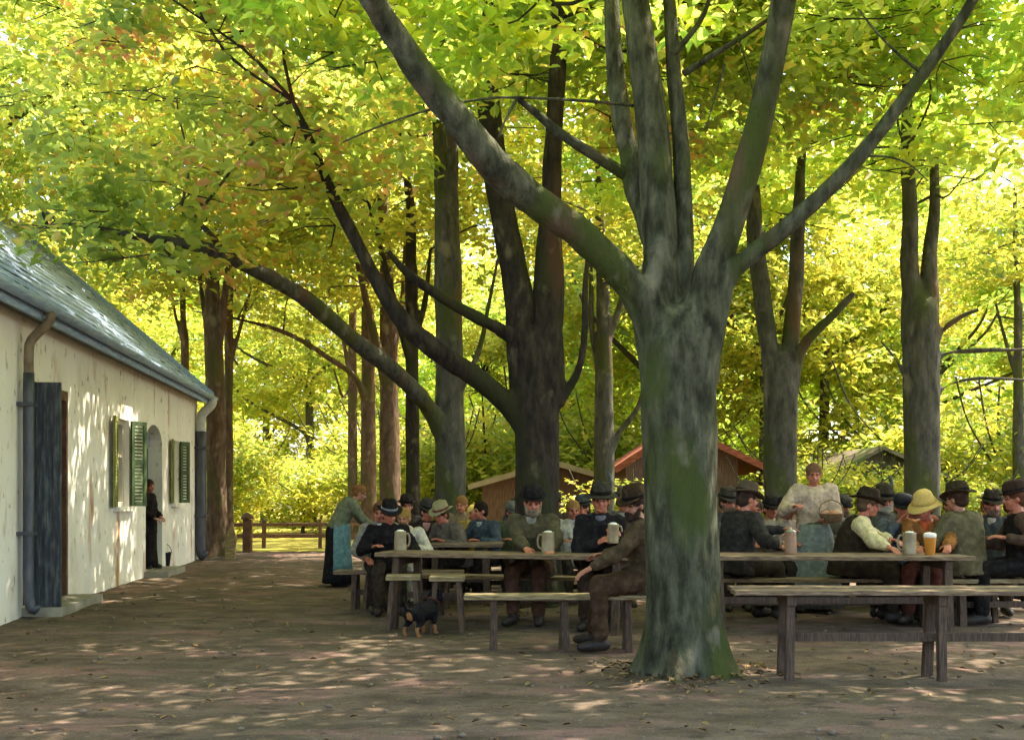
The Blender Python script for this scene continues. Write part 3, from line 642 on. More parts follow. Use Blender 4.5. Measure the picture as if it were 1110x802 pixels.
person('person in grey brown coat and pale yellow hat leaning left before the third tree', X(497,14.0), 14.0, 132, lean=30, head=(10,14), s=.96, group=seatL, coat=(.13,.105,.075), hat='felt', hatc=(.30,.26,.13), band=(.16,.04,.03), skin=SKIN_RED)
person('bareheaded dark haired man in blue grey jacket right of the third tree', X(530,14.4), 14.4, 140, lean=16, head=(-20,4), s=.95, group=seatL, coat=(.06,.075,.085), shirt=(.4,.42,.4), hair=(.02,.015,.012), skin=SKIN_RED)
person('person in bright yellow headscarf half hidden behind the blue grey jacket', X(511,15.6), 15.6, 190, lean=22, head=(-14,8), s=.93, group=seatL, coat=(.30,.20,.05), scarf=(.62,.45,.10), skin=SKIN_RED, skirt=(.1,.05,.03))
person('grey hatted drinker in dull green coat left of the second tree', X(549,14.5), 14.6, 200, lean=22, head=(10,12), s=.95, group=seatL, coat=(.10,.11,.055), hat='cap', hatc=(.14,.13,.10), band=(.1,.09,.07), skin=SKIN_RED)
person('bareheaded red faced man in white shirt right of the second tree', X(618,13.8), 13.8, 188, lean=18, head=(0,6), s=.97, group=seatL, coat=(.55,.50,.38), hair=(.30,.16,.05), skin=SKIN_RED)
person('man in pointed dark hat looking left behind the feathered hat', X(637,13.9), 14.1, 160, lean=14, head=(-20,4), s=.98, group=seatL, coat=(.20,.21,.19), hat='bowler', hatc=(.06,.06,.06), skin=SKIN_RED)
# right side
person('man seen from behind in brown felt hat and dark blue coat beside the big tree', X(797,11.75), 11.75, -62, lean=13, head=(-12,6), L=hp(848,574,11.9), Rr=hp(846,592,11.15), s=1.08, group=seatR,
       coat=(.026,.027,.029), hat='felt', hatc=(.085,.062,.04), band=(.03,.022,.018), hair=(.05,.03,.02), skin=SKIN_RED, vox=.0105)
person('man in black hat and vest with pale patterned shirt sleeves leaning on the right table', X(916,11.75), 11.75, -100, lean=22, head=(2,8), L=hp(982,592,11.2), Rr=hp(968,597,10.95), s=1.05, group=seatR,
       coat=(.03,.024,.018), sleeve=(.60,.50,.28), hat='felt', hatc=(.03,.024,.018), band=(.01,.01,.01), hair=(.10,.06,.035), skin=SKIN_RED, puff=.012, curl=(.4,.4), vox=.0105)
person('grey bearded man in feathered hat between black hat and blue cap', X(957,12.6), 12.6, 168, lean=8, head=(10,4), s=1.05, group=seatR, coat=(.10,.095,.075), hat='tall', hatc=(.035,.032,.026), beard=(.32,.28,.21), hair=(.25,.22,.17), skin=SKIN_RED)
person('youth in dark blue cap raising a hand to the mouth at the right table', X(977,12.1), 12.1, 165, lean=10, head=(12,10), L=(-.12,.36,.86), Rr=(.06,.30,1.04), s=1.0, group=seatR, coat=(.09,.10,.11), shirt=(.4,.4,.36), hat='cap', hatc=(.02,.024,.035), band=(.015,.018,.025), hair=(.03,.02,.02), skin=SKIN_RED)
person('woman in yellow straw hat and orange brown jacket at the right table', X(1008,11.8), 11.8, 148, lean=20, head=(-14,16), L=hp(1028,592,11.1), Rr=hp(992,592,11.3), s=1.02, group=seatR, coat=(.25,.105,.03), hat='straw', band=(.45,.30,.08), hair=(.16,.05,.025), skin=SKIN_RED, shirt=(.5,.10,.03), skirt=(.09,.03,.02))
person('broad man in olive coat and dark hat seen from behind at the right end', X(1050,11.45), 11.45, 28, seat=.48, lean=12, head=(10,4), s=1.06, group=seatR, coat=(.115,.098,.052), hat='felt', hatc=(.035,.03,.022), hair=(.04,.025,.018), trousers=(.05,.04,.03), L=(-.25,.38,.72), Rr=(.22,.36,.62), vox=.0105)
person('woman in black dress with brown shawl facing left at the right edge', X(1115,11.3), 11.4, 78, seat=.48, lean=6, head=(6,6), L=hp(1092,583,11.1), Rr=(.12,.36,.8), s=1.06, group=seatR, coat=(.012,.011,.012), sleeve=(.075,.045,.03), hair=(.10,.04,.02), bun=True, skin=SKIN_RED, skirt=(.012,.012,.014), hat='bowler', hatc=(.03,.02,.018))
person('small child far back between the olive coat and the black dress', X(1079,14.5), 14.5, 185, lean=6, s=.70, group=seatR, coat=(.10,.07,.04), hair=(.08,.05,.03), hat='cap', hatc=(.06,.05,.04))
person('red faced bareheaded man beside the brown felt hat on the right', X(818,13.2), 13.2, 176, lean=10, head=(-6,8), s=.97, group=seatR, coat=(.30,.24,.17), hair=(.08,.05,.03), skin=SKIN_RED)
person('man with dark flat hat and pink shirt between the brown hat and the waitress', X(831,13.6), 13.6, 190, lean=8, head=(10,8), s=.97, group=seatR, coat=(.36,.24,.17), hat='felt', hatc=(.02,.02,.022), skin=SKIN_RED)
person('drinker in white banded black cap turned to the waitress', X(845,13.1), 13.1, 205, lean=10, head=(16,8), s=.97, group=seatR, coat=(.40,.33,.24), hat='cap', hatc=(.015,.015,.017), band=(.7,.68,.6), skin=SKIN_RED)
person('standing waitress in cream blouse and blue apron carrying a bread basket', X(881,12.8), 12.8, 176, seat=None, lean=3, head=(-4,12), L=hp(897,564,12.5), Rr=hp(860,549,12.5), s=1.0, group='waitresses serving beer',
       coat=(.50,.37,.26), skirt=(.09,.09,.075), apron=((.20,.215,.18), 90), hair=(.17,.09,.045), bun=True, long_coat=False, puff=.018, skin=SKIN_RED, palm=((.4,.2,.9),None), curl=(.5,.5))
person('dark clothed person standing in the arched doorway of the house', X(168,18.75)-.14, 18.78, -96, seat=None, lean=2, head=(-25,6), L=(-.16,.2,1.0), Rr=(.16,.2,.98), s=.89, coat=(.014,.013,.015), skirt=(.012,.012,.014), hair=(.05,.03,.02), bun=True, skw=.62, skin=SKIN_RED, z=.09)

for px_, d_, yw, s_, cc_, ht, hc_, hr_, sk_, lb in (
    (441,15.9,182,.98,(.05,.04,.035),'bowler',(.02,.02,.02),(.05,.03,.02),SKIN_RED,'man in round black hat far back between the pink neckerchief and the woman in white'),
    (502,16.4,176,1.0,(.22,.16,.09),None,None,(.24,.12,.04),SKIN_RED,'sandy haired person in tan jacket at the right side of the third trunk'),
    (563,15.4,196,1.0,(.06,.05,.06),'felt',(.05,.04,.03),(.03,.02,.02),SKIN_RED,'man in brown hat peeping out left of the second trunk'),
    (601,15.6,172,1.02,(.10,.06,.04),'cap',(.03,.03,.035),(.03,.02,.02),SKIN_RED,'man in dark cap just right of the second trunk'),
    (650,15.2,186,1.04,(.04,.045,.05),None,None,(.10,.07,.05),SKIN,'bareheaded man in slate jacket behind the feathered hat'),
    (676,13.6,170,1.05,(.16,.13,.09),'felt',(.10,.08,.055),(.08,.05,.03),SKIN_RED,'drinker in light brown hat left of the big trunk'),
    (796,14.6,178,1.02,(.12,.06,.04),'bowler',(.02,.02,.024),(.03,.02,.02),SKIN_RED,'man in rust jacket and black hat close to the big trunk, far side'),
    (862,15.4,184,1.0,(.30,.22,.15),None,None,(.20,.10,.04),SKIN_RED,'brown haired woman in buff jacket left of the waitress'),
    (908,14.4,190,1.0,(.10,.085,.06),'cap',(.06,.05,.04),(.06,.04,.03),SKIN_RED,'man in brown cap right of the waitress'),
    (992,13.4,172,1.02,(.15,.05,.03),None,None,(.06,.03,.02),SKIN_RED,'dark haired woman in dark red shawl behind the straw hat'),
    (1026,14.2,190,1.0,(.09,.085,.06),'felt',(.05,.042,.03),(.04,.03,.02),SKIN_RED,'man in drab hat left of the olive coat'),
    (1066,15.2,178,.98,(.20,.12,.06),None,None,(.14,.07,.03),SKIN_RED,'woman in ochre jacket far back right of the olive coat'),
    (1074,12.7,160,1.02,(.05,.055,.05),'felt',(.03,.028,.024),(.05,.03,.02),SKIN_RED,'man in greenish black hat between the olive coat and the brown shawl'),
    (946,13.5,200,1.02,(.07,.06,.055),None,None,(.09,.05,.03),SKIN_RED,'bareheaded brown haired man behind the black hat'),
    (784,13.2,190,1.04,(.09,.08,.07),'felt',(.05,.04,.03),(.04,.03,.02),SKIN_RED,'man in grey brown jacket half behind the big trunk'),
    (1090,13.4,200,1.0,(.07,.042,.03),'bowler',(.02,.018,.016),(.05,.03,.02),SKIN_RED,'man in dark brown coat behind the black dress')):
    person(lb, X(px_,d_), d_, yw, lean=8+6*rng.uniform(), head=(rng.uniform(-22,22), rng.uniform(0,12)), s=s_, group='drinkers at the tables farther back', coat=cc_, hat=ht, hatc=hc_ or (.03,.03,.03), hair=hr_, skin=sk_, vox=.013,
           shirt=(.35,.31,.25) if ht else None, L=(rng.uniform(-.28,-.1), rng.uniform(.3,.42), rng.uniform(.74,.9)), Rr=(rng.uniform(.1,.28), rng.uniform(.3,.42), rng.uniform(.74,1.0)), beard=(.12,.08,.05) if rng.uniform() < .35 and ht else None)
for x_, y_, L__, lb in ((-.85,16.0,1.9,'plank bench far back beside the third tree'),(.55,15.5,2.2,'plank bench far back between second and third trees'),(3.5,15.0,3.4,'plank bench far back between the big tree and the waitress'),(5.9,14.2,3.2,'plank bench far back by the thick right trunk')):
    table('bench', lb, 'bench', (x_, y_), L__, .30, .46, 0, 1, .04, .06, .03, group=bn)
for x_, y_, L__, lb in ((.6,14.85,2.3,'plain plank table far back behind the second tree'),(4.2,14.0,3.0,'plain plank table far back behind the waitress')):
    table('beer_table', lb, 'table', (x_, y_-.05), L__, .62, .74, 0, 3)

# bread basket on the waitress's arm
t = thing('basket', 'round bread basket under the cream bloused waitress arm', 'basket', (X(901,12.42), 12.42, W(0,566,12.4)[2]))
BASK = mat('wicker', [(.12,.07,.03),(.26,.16,.07),(.38,.26,.13)], 30, .8, .6, stretch=(1,1,3)); BREAD = mat('bread_crust', [(.34,.13,.06),(.48,.22,.12),(.55,.32,.2)], 12, .7, .3)
MB().lathe([(.09,0),(.10,.004),(.135,.09),(.142,.10),(.13,.10),(.088,.012)], 22).build('wicker_bowl', BASK, t)
for k, (bx, by) in enumerate(((-.05,.02),(.055,.03),(.0,-.05))): MB().ell((bx,by,.09),(.058,.052,.042)).build('bread_roll', BREAD, t)
for k in range(1): MB().tube([(-.138,0,.095),(-.11,0,.2),(0,0,.25),(.11,0,.2),(.138,0,.095)], [.008]*5, 6, sub=4).build('handle', BASK, t)

# ------------------------------------------------------------------ dog (rear three-quarter view, looking right)
def dog():
    q = MB(); B = np.array([0,0,0.])
    yb = np.array([[0,-.20,.235],[0,-.10,.245],[0,.04,.235],[0,.15,.255],[0,.21,.30]]); q.loft(yb, [.06,.088,.095,.085,.055], [.07,.085,.10,.09,.065], (1,0,0), 16)
    q.ell((0,-.2,.235),(.075,.07,.08)); q.cap((0,.17,.28),(0,.24,.37),.062,.05); q.ell((0,.255,.395),(.056,.066,.054)); q.cap((0,.295,.385),(0,.385,.365),.033,.024)
    q.ell((0,.40,.368),(.015,.012,.012))
    for sx in (-1,1):
        q.cap((sx*.05,.262,.415),(sx*.072,.245,.35),.018,.026); q.cap((sx*.072,.245,.36),(sx*.075,.25,.325),.024,.012)
        q.cap((sx*.06,.14,.22),(sx*.065,.125,.12),.036,.026); q.cap((sx*.065,.125,.12),(sx*.065,.14,.025),.024,.02); q.cap((sx*.065,.14,.018),(sx*.067,.18,.014),.02,.016)
        q.cap((sx*.058,-.19,.23),(sx*.072,-.135,.145),.055,.036); q.cap((sx*.072,-.135,.145),(sx*.072,-.235,.095),.032,.02); q.cap((sx*.072,-.235,.095),(sx*.072,-.215,.02),.02,.018); q.cap((sx*.072,-.215,.016),(sx*.074,-.165,.013),.019,.016)
    q.tube([(0,-.25,.27),(0,-.31,.30),(0,-.35,.36),(0,-.345,.42)],[.022,.017,.012,.006],8,sub=3)
    me = blob(q, .009, 2, 'dog'); disp(me, lambda v: .004*vnoise(v*np.array([60,40,60]),2)); c = centers(me); idx = np.zeros(len(c), int)
    tan = (c[:,2] < .105) | ((c[:,1] > .31) & (c[:,2] < .385)) | ((np.linalg.norm((c-[0,-.26,.20])/np.array([.035,.05,.06]),axis=1) < 1)) | ((np.abs(c[:,0]) < .04) & (c[:,1] > .19) & (c[:,1] < .25) & (c[:,2] < .29))
    idx[tan] = 1; idx[c[:,1] > .398] = 2
    setmats(me, [mat('black_fur', [(.004,.004,.0045),(.010,.0095,.010),(.022,.021,.022)], 40, .8, .5, spec=.1), mat('tan_fur', [(.22,.10,.035),(.36,.18,.07)], 40, .75, .5), IRON], idx)
    o = link('dog', me); o.location = (X(458,10.55), 10.55, 0); o.rotation_euler = (0,0,R(-26)); o.scale = (.95,)*3
    tag(o, 'small black and tan dog standing beside the table legs, looking right', 'dog')
    k = MB(); k.lathe([(.056,-.008),(.062,-.006),(.062,.010),(.056,.012)], 18, M=Matrix.Translation((0,.205,.325)) @ Matrix.Rotation(R(-38),4,'X')); k.build('collar', cloth((.12,.04,.02)), o)
dog()

# ------------------------------------------------------------------ sheds, fence, board
ROOFR = mat('red_roof', [(.13,.03,.018),(.24,.065,.03),(.36,.13,.06)], 4, .8, .4, stretch=(1,6,6))
SHEDW = mat('shed_boards', [(.07,.04,.03),(.16,.09,.06),(.24,.15,.10)], 5, .85, .4, stretch=(8,8,.8)); SHEDP = mat('pale_shed_wall', [(.10,.08,.055),(.19,.155,.105)], 3, .9, .3)
MOSSR = mat('mossy_roof', [(.08,.06,.042),(.16,.125,.085),(.24,.20,.13)], 3, .9, .5, stretch=(1,5,5)); overlay(MOSSR, (.10,.13,.03), 1.4, .52, .64)
CREAM = mat('cream_edge', [(.24,.19,.11),(.36,.29,.18)], 5, .8, .2)
def shed(label, d, px0, px1, pyE, pyR, apex, depth, roof, wall, over=.35, open_from=None, edge=None, rx=None):
    """gable fronted shed: front gable at depth d, eaves at pyE, ridge at pyR over pixel apex"""
    x0, x1, xa = X(px0,d), X(px1,d), X(apex,d); zE = W(0,pyE,d)[2]; zR = W(0,pyR,d)[2]; xc = (x0+x1)/2
    t = thing('shed', label, 'shed', (xc, d, 0)); x0 -= xc; x1 -= xc; xa -= xc
    wa, wb = x0+over, x1-over; q = MB(); sl = lambda xx: zE+(zR-zE)*((xx-x0)/(xa-x0) if xx < xa else (x1-xx)/(x1-xa))-.08
    wb2 = wb if open_from is None else X(open_from, d)-xc
    v = np.array([(wa,0,-.1),(wb2,0,-.1),(wb2,0,sl(wb2)),(xa,0,zR-.08),(wa,0,sl(wa))]) if wb2 > xa else np.array([(wa,0,-.1),(wb2,0,-.1),(wb2,0,sl(wb2)),(wa,0,sl(wa))])
    u = v+np.array([0,depth,0]); n = len(v); q.add(np.concatenate([v,u]), [tuple(range(n)), tuple(range(2*n-1,n-1,-1))]+[(i,(i+1)%n,(i+1)%n+n,i+n)[::-1] for i in range(n)])
    q.build('wall', wall, t, flat=True)
    r = MB()
    for a, za, b, zb in ((x0,zE,xa,zR),(xa,zR,x1,zE)):
        v = np.array([(a,-.4,za),(b,-.4,zb),(b,depth+.4,zb),(a,depth+.4,za)]); v[:,2] += .0; u = v-np.array([0,0,.09]); r.add(np.concatenate([v,u]), [(0,1,2,3),(7,6,5,4),(0,4,5,1),(1,5,6,2),(2,6,7,3),(3,7,4,0)])
    ro = r.build('roof', roof, t, flat=True)
    if edge is not None:
        e = MB()
        for a, za, b, zb in ((x0,zE,xa-.01,zR),(xa+.01,zR,x1,zE)): e.beam((a,-.43,za-.05),(b,-.43,zb-.05),.05,.14)
        e.build('verge_board', edge, ro, flat=True)
    if open_from is not None:
        for xx in np.linspace(wb2+.5, x1-.12, 2):
            for yy in (.12, depth-.12):
                g = MB(); g.beam((xx,yy,-.1),(xx,yy,sl(xx)),.11,.11); g.build('post', SHEDW, t, flat=True)
    return t
shed('red roofed wooden shed with open right side behind the big tree', 25, 664, 832, 508, 462, 735, 4.5, ROOFR, SHEDW, .3, 800, ROOFR)
shed('long low hut with mossy grey roof behind the second tree', 29, 508, 690, 526, 500, 600, 4, MOSSR, SHEDW, .35, None, CREAM)
shed('grey brown roofed hut with pale walls behind the right hand drinkers', 26, 872, 1046, 526, 484, 952, 5, MOSSR, SHEDP, .5, None, None)
def fence():
    t = thing('rail_fence', 'low brown rail fence at the far end of the yard beyond the house', 'fence', (-4.6, 27.6, 0))
    for z in (.34, .62):
        q = MB(); q.beam((-3.2,0,z),(2.6,.1,z+.02),.05,.09,jit=.01); q.build('rail', SHEDW, t, flat=True)
    for x_ in (-3.0,-1.6,-.2,1.2,2.5): q = MB(); q.beam((x_,.06,-.05),(x_+.01,.06,.74),.09,.08,jit=.006); q.build('post', SHEDW, t, flat=True)
fence()
t = thing('gate_post', 'stout reddish gate post left of the rail fence near the trees', 'post', (X(268,26.4), 26.4, 0)); MB().beam((0,0,-.05),(0,0,.78),.2,.2,jit=.01).build('shaft', FRAME, t, flat=True); MB().lathe([(.15,.78),(.16,.80),(.12,.88),(.03,.94)], 12).build('cap', FRAME, t)
t = thing('board', 'pale pointed board leaning on the tree beyond the house corner', 'board', (X(249,22.9), 22.9, 0)); MB().add(np.array([(-.10,0,0),(.10,0,0),(.12,.09,.45),(.0,.15,.80),(-.12,.09,.45),(-.10,.04,0),(.10,.04,0),(.12,.13,.45),(0,.19,.8),(-.12,.13,.45)]), [(0,1,2,3,4),(9,8,7,6,5),(1,0,5,6),(2,1,6,7),(3,2,7,8),(4,3,8,9),(0,4,9,5)]).build('plank', WOODP, t, flat=True)
# ------------------------------------------------------------------ trees
def bark(name, cols, moss=None, lichen=None, red=None):
    m = mat(name, cols, 5, .9, .9, stretch=(2.2,2.2,.75), detail=10, spec=.12, dist=.05)
    if moss: overlay(m, moss, 1.8, .5, .62, (1,1,.5), 6, 1.7)
    if red: overlay(m, red, 2.3, .57, .68, (1,1,.3), 6, 4.7)
    finebump(m, 7, (3.4,3.4,.55), .42, .02)
    if lichen: overlay(m, lichen, 4, .60, .74, (1,1,.6), 9, 9.1)
    return m
BARK = bark('bark_grey_green', [(.012,.012,.007),(.043,.045,.025),(.092,.094,.056),(.17,.158,.10)], (.058,.072,.018), (.20,.18,.125), (.10,.065,.038))
BARKD = bark('bark_dark', [(.012,.009,.008),(.032,.025,.019),(.066,.052,.037)], (.036,.036,.016), (.15,.12,.075), (.07,.036,.022))
BARKR = bark('bark_reddish', [(.055,.034,.023),(.13,.082,.054),(.21,.145,.095)], (.10,.088,.034), (.30,.23,.14), (.17,.085,.048))
BARKG = bark('bark_mid_grey', [(.035,.034,.028),(.085,.08,.062),(.14,.13,.10)], (.07,.08,.024), (.22,.19,.13), (.11,.065,.038))
G_NEAR = [(0,(.050,.085,.014)),(.3,(.085,.120,.016)),(.55,(.125,.145,.018)),(.8,(.17,.165,.016)),(1,(.22,.18,.02))]
G_OLIVE = [(0,(.052,.070,.014)),(.3,(.085,.105,.016)),(.6,(.125,.132,.018)),(.72,(.16,.14,.018)),(.87,(.18,.10,.028)),(1,(.13,.055,.026))]
G_YEL = [(0,(.06,.10,.012)),(.25,(.12,.155,.016)),(.5,(.19,.19,.018)),(.8,(.26,.22,.022)),(1,(.30,.22,.03))]
LEAF = leaf_mat('leaf_lime', G_NEAR, 3.9); LEAFO = leaf_mat('leaf_olive', G_OLIVE, 3.7); LEAFY = leaf_mat('leaf_yellow', G_YEL, 1.6)

def leaves(c, size, up=.5, six=True, axis=None, seed=0):
    """leaf faces at centres c (n,3); returns verts, quads"""
    g = np.random.default_rng(seed); n = len(c); L = size*g.uniform(.6,1.35,n); Wd = L*g.uniform(.42,.62,n)
    nr = g.normal(0,1,(n,3)); nr[:,2] = np.abs(nr[:,2])+up*2; nr /= np.linalg.norm(nr,axis=1)[:,None]
    a = g.normal(0,1,(n,3)); a[:,2] -= .5
    if axis is not None: a += np.asarray(axis)
    a -= nr*(a*nr).sum(1)[:,None]; a /= np.linalg.norm(a,axis=1)[:,None]; b = np.cross(nr, a)
    L = L[:,None]; Wd = Wd[:,None]
    if six:
        fo = nr*Wd*.22
        v = np.stack([c-a*L*.5, c-a*L*.16-b*Wd*.5+fo, c+a*L*.2-b*Wd*.42+fo, c+a*L*.5-nr*L*.10, c+a*L*.2+b*Wd*.42+fo, c-a*L*.16+b*Wd*.5+fo], 1).reshape(-1,3)
        i = np.arange(n)[:,None]*6; q = np.concatenate([i+[0,1,2,3], i+[0,3,4,5]])
    else:
        v = np.stack([c-a*L*.5, c-b*Wd*.5+nr*Wd*.15, c+a*L*.5-nr*L*.1, c+b*Wd*.5+nr*Wd*.15], 1).reshape(-1,3)
        i = np.arange(n)[:,None]*4; q = i+[0,1,2,3]
    return v, q
def quadmesh(name, v, q, m):
    me = bpy.data.meshes.new(name); me.vertices.add(len(v)); me.vertices.foreach_set('co', v.ravel().astype(np.float32))
    me.loops.add(q.size); me.loops.foreach_set('vertex_index', q.ravel().astype(np.int32)); me.polygons.add(len(q))
    me.polygons.foreach_set('loop_start', (np.arange(len(q))*4).astype(np.int32))
    me.materials.append(m); me.update(calc_edges=True); return me
def sprays(cc, per, spread, flat, seed, droop=.12):
    """leafy sprays: leaf centres around each cluster centre, thin layers bending down at the rim"""
    g = np.random.default_rng(seed); n = len(cc); s = spread*g.uniform(.6,1.3,n)
    r = np.sqrt(g.uniform(0,1,(n,per))); th = g.uniform(0,2*np.pi,(n,per)); el = g.uniform(.45,1,n)[:,None]; ro = g.uniform(0,np.pi,n)[:,None]
    lx = r*np.cos(th)*s[:,None]; ly = r*np.sin(th)*s[:,None]*el
    x = lx*np.cos(ro)-ly*np.sin(ro); y = lx*np.sin(ro)+ly*np.cos(ro)
    tl = g.normal(0,.22,(n,2)); z = g.normal(0,flat,(n,per))-droop*r**2*s[:,None]+x*tl[:,:1]+y*tl[:,1:]
    return (cc[:,None,:]+np.stack([x,y,z],2)).reshape(-1,3)
def crown_centers(c, r, n, seed, zmin=None, hollow=.35, keep=None):
    g = np.random.default_rng(seed); out = []
    while len(out) < n:
        d = g.normal(0,1,3); d /= np.linalg.norm(d); k = (hollow+(1-hollow)*g.uniform(0,1)**.7)
        p = np.asarray(c)+d*k*np.asarray(r)
        if vnoise((p*.5)[None], seed)[0] < -.2: continue                  # holes in the crown
        if zmin is not None and p[2] < zmin: continue
        if keep is not None and not keep(p): continue
        out.append(p)
    return np.array(out)
def bumpy(me, base, amp, sd, ridge=1.0):
    def fn(v):
        w = v-np.asarray(base)*0
        a = vnoise(w*np.array([9,9,1.6]), sd)*amp*.6+vnoise(w*np.array([22,22,4]), sd+1)*amp*.45*ridge+vnoise(w*np.array([2.2,2.2,1.1]), sd+2)*amp*1.5
        return a
    disp(me, fn)
def wood(mb_, pts, rad, n=14, sub=5):
    mb_.tube(pts, rad, n, 0, sub=sub)
def flare(base, r, top, rt, lean=None, k=12, flarek=.5, fh=.28):
    """trunk rings with root flare"""
    base = np.asarray(base,float); top = np.asarray(top,float); q = MB(); th = np.linspace(0,2*np.pi,24,endpoint=False); rs = []
    ph = rng.uniform(0,6.28,3)
    for t in np.concatenate([[-.03,0,.015,.035,.06,.10,.15],np.linspace(.2,1,k)]):
        p = base+(top-base)*t; h_ = max(0,p[2]); rr = r+(rt-r)*t; fl = flarek*math.exp(-h_/fh)
        wob = 1+fl*(.75+.55*np.cos(5*th+ph[0])*(t < .4)+.3*np.cos(8*th+ph[1])*(t < .4))+.035*np.cos(3*th+ph[2]+2*t)+.02*np.cos(5*th-3*t)
        rs.append(np.stack([p[0]+rr*wob*np.cos(th), p[1]+rr*wob*np.sin(th), np.full(24,p[2])],1))
    return q.rings(rs)
def twig_mesh(starts, ends, seed, r0=.022, sag=.1):
    g = np.random.default_rng(seed); q = MB()
    for a, b in zip(starts, ends):
        m1 = a+(b-a)*.35+g.normal(0,.12,3); m2 = a+(b-a)*.7+g.normal(0,.14,3)+np.array([0,0,sag])
        q.tube([a,m1,m2,b], [r0,r0*.7,r0*.45,r0*.15], 4, sub=3)
    return q
def tree(label, name, base, r, top, rt, limbs, barkm, crown=None, leafm=None, lsize=.17, ncl=200, per=70, spread=.75, seed=1, zmin=None, stub=.55, vox=.03, group=None, flarek=.45, keep=None, amp=.02, ntw=40, six=True, extra=None, flat=.09, fh=.28):
    """limbs: list of (points, radii) in world space; the first metres of each grow out of the trunk mesh, the rest is a part"""
    base = np.asarray(base,float); root = thing(name, label, 'tree', tuple(base*np.array([1,1,0])), 0, group)
    o = np.array([base[0],base[1],0]); q = flare(base-o, r, np.asarray(top)-o, rt, flarek=flarek, fh=fh); parts = []; q.ell(np.asarray(top)-o-np.array([0,0,rt*.3]), (rt*.97,rt*.97,rt*1.3), n=20, k=12)
    for P, rad in limbs:
        P, rad = smooth(np.asarray(P,float)-o, np.asarray(rad,float), 6)
        if np.hypot(*(P[0][:2]-(np.asarray(top)-o)[:2]*.5)) > 1.2: parts.append((P, rad)); continue     # grows from another limb
        s_ = np.concatenate([[0],np.cumsum(np.linalg.norm(np.diff(P,axis=0),axis=1))]); k = max(2, int(np.searchsorted(s_, stub)))
        if k < len(P)-4:
            e_ = min(len(P), k+4); f1 = np.ones(e_); f1[-4:] = (1,.97,.90,.78); q.tube(P[:e_], rad[:e_]*f1, 16)
            r2 = rad.copy(); r2[k:k+3] *= (.72,.90,.99); parts.append((P[k:], r2[k:]))
        else: q.tube(P, rad, 12)
    me = blob(q, vox, 10, 'trunk'); bumpy(me, o, amp, seed); setmats(me, [barkm]); link('trunk', me, root)
    ends = []
    for P, rad in parts:
        m = MB(); P = P.copy(); n = 14 if rad[0] > .06 else 8
        jj = np.stack([vnoise(P*1.3+k*7.7, seed+20+k) for k in range(3)],1)*np.linspace(0,1,len(P))[:,None]**.6*.06*min(1, rad[0]*9); P = P+jj
        P2, r2 = smooth(P, rad, 3); m.tube(P2, r2*1.0, n); lm = m.mesh('limb', [barkm])
        bumpy(lm, o, min(amp, rad.mean()*.12), seed); link('limb', lm, root); ends += [P[-1], P[len(P)//2], P[3*len(P)//4]]
    if crown is not None:
        c, rr = crown; cc = crown_centers(np.asarray(c)-o, rr, ncl, seed+50, None if zmin is None else zmin, keep=None if keep is None else (lambda p: keep(p+o)))
        if extra is not None: cc = np.concatenate([cc, np.asarray(extra)-o])
        lc = sprays(cc, per, spread, flat, seed+51); v, f = leaves(lc, lsize, six=six, seed=seed+52)
        tw = MB()
        if ntw and ends:
            E = np.array(ends); g = np.random.default_rng(seed+53); ii = g.choice(len(cc), min(ntw, len(cc)), replace=False)
            st = np.array([E[np.argmin(np.linalg.norm(E-cc[i],axis=1))] for i in ii]); ok = np.linalg.norm(st-cc[ii],axis=1) < 3.2
            tw = twig_mesh(st[ok], cc[ii][ok], seed+54)
            for i in (g.choice(len(cc), min(len(cc), 170), replace=False) if six else []):      # fine sprays inside the foliage
                s0 = cc[i]+g.normal(0,.1,3)-[0,0,.1]
                for k in range(3):
                    t_ = g.uniform(0,6.28); v_ = np.array([math.cos(t_), math.sin(t_), g.uniform(-.25,.1)])*g.uniform(.5,.95)
                    tw.tube([s0, s0+v_*.5+g.normal(0,.05,3), s0+v_], [.010,.007,.002], 4)
        nl = len(f)
        if tw.n: f = np.concatenate([f, np.array(tw.f)+len(v)]); v = np.concatenate([v]+tw.v)
        me = quadmesh('crown', v, f, leafm); me.materials.append(barkm)
        me.polygons.foreach_set('material_index', (np.arange(len(f)) >= nl).astype(np.int32)); link('crown', me, root)
    return root
def along(pts, n, seed, sp=.45, up=.15):
    g = np.random.default_rng(seed); P = np.array([W(*p) for p in pts]); t = g.uniform(0,len(P)-1,n); i = np.minimum(t.astype(int), len(P)-2); f = (t-i)[:,None]
    return P[i]*(1-f)+P[i+1]*f+g.normal(0,sp,(n,3))+[0,0,up]
def PX(*a):
    """limb points from (px, py, depth, radius) picked in the photograph"""
    return np.array([W(x_,y_,d_) for x_,y_,d_,r_ in a]), np.array([r_ for *_, r_ in a])

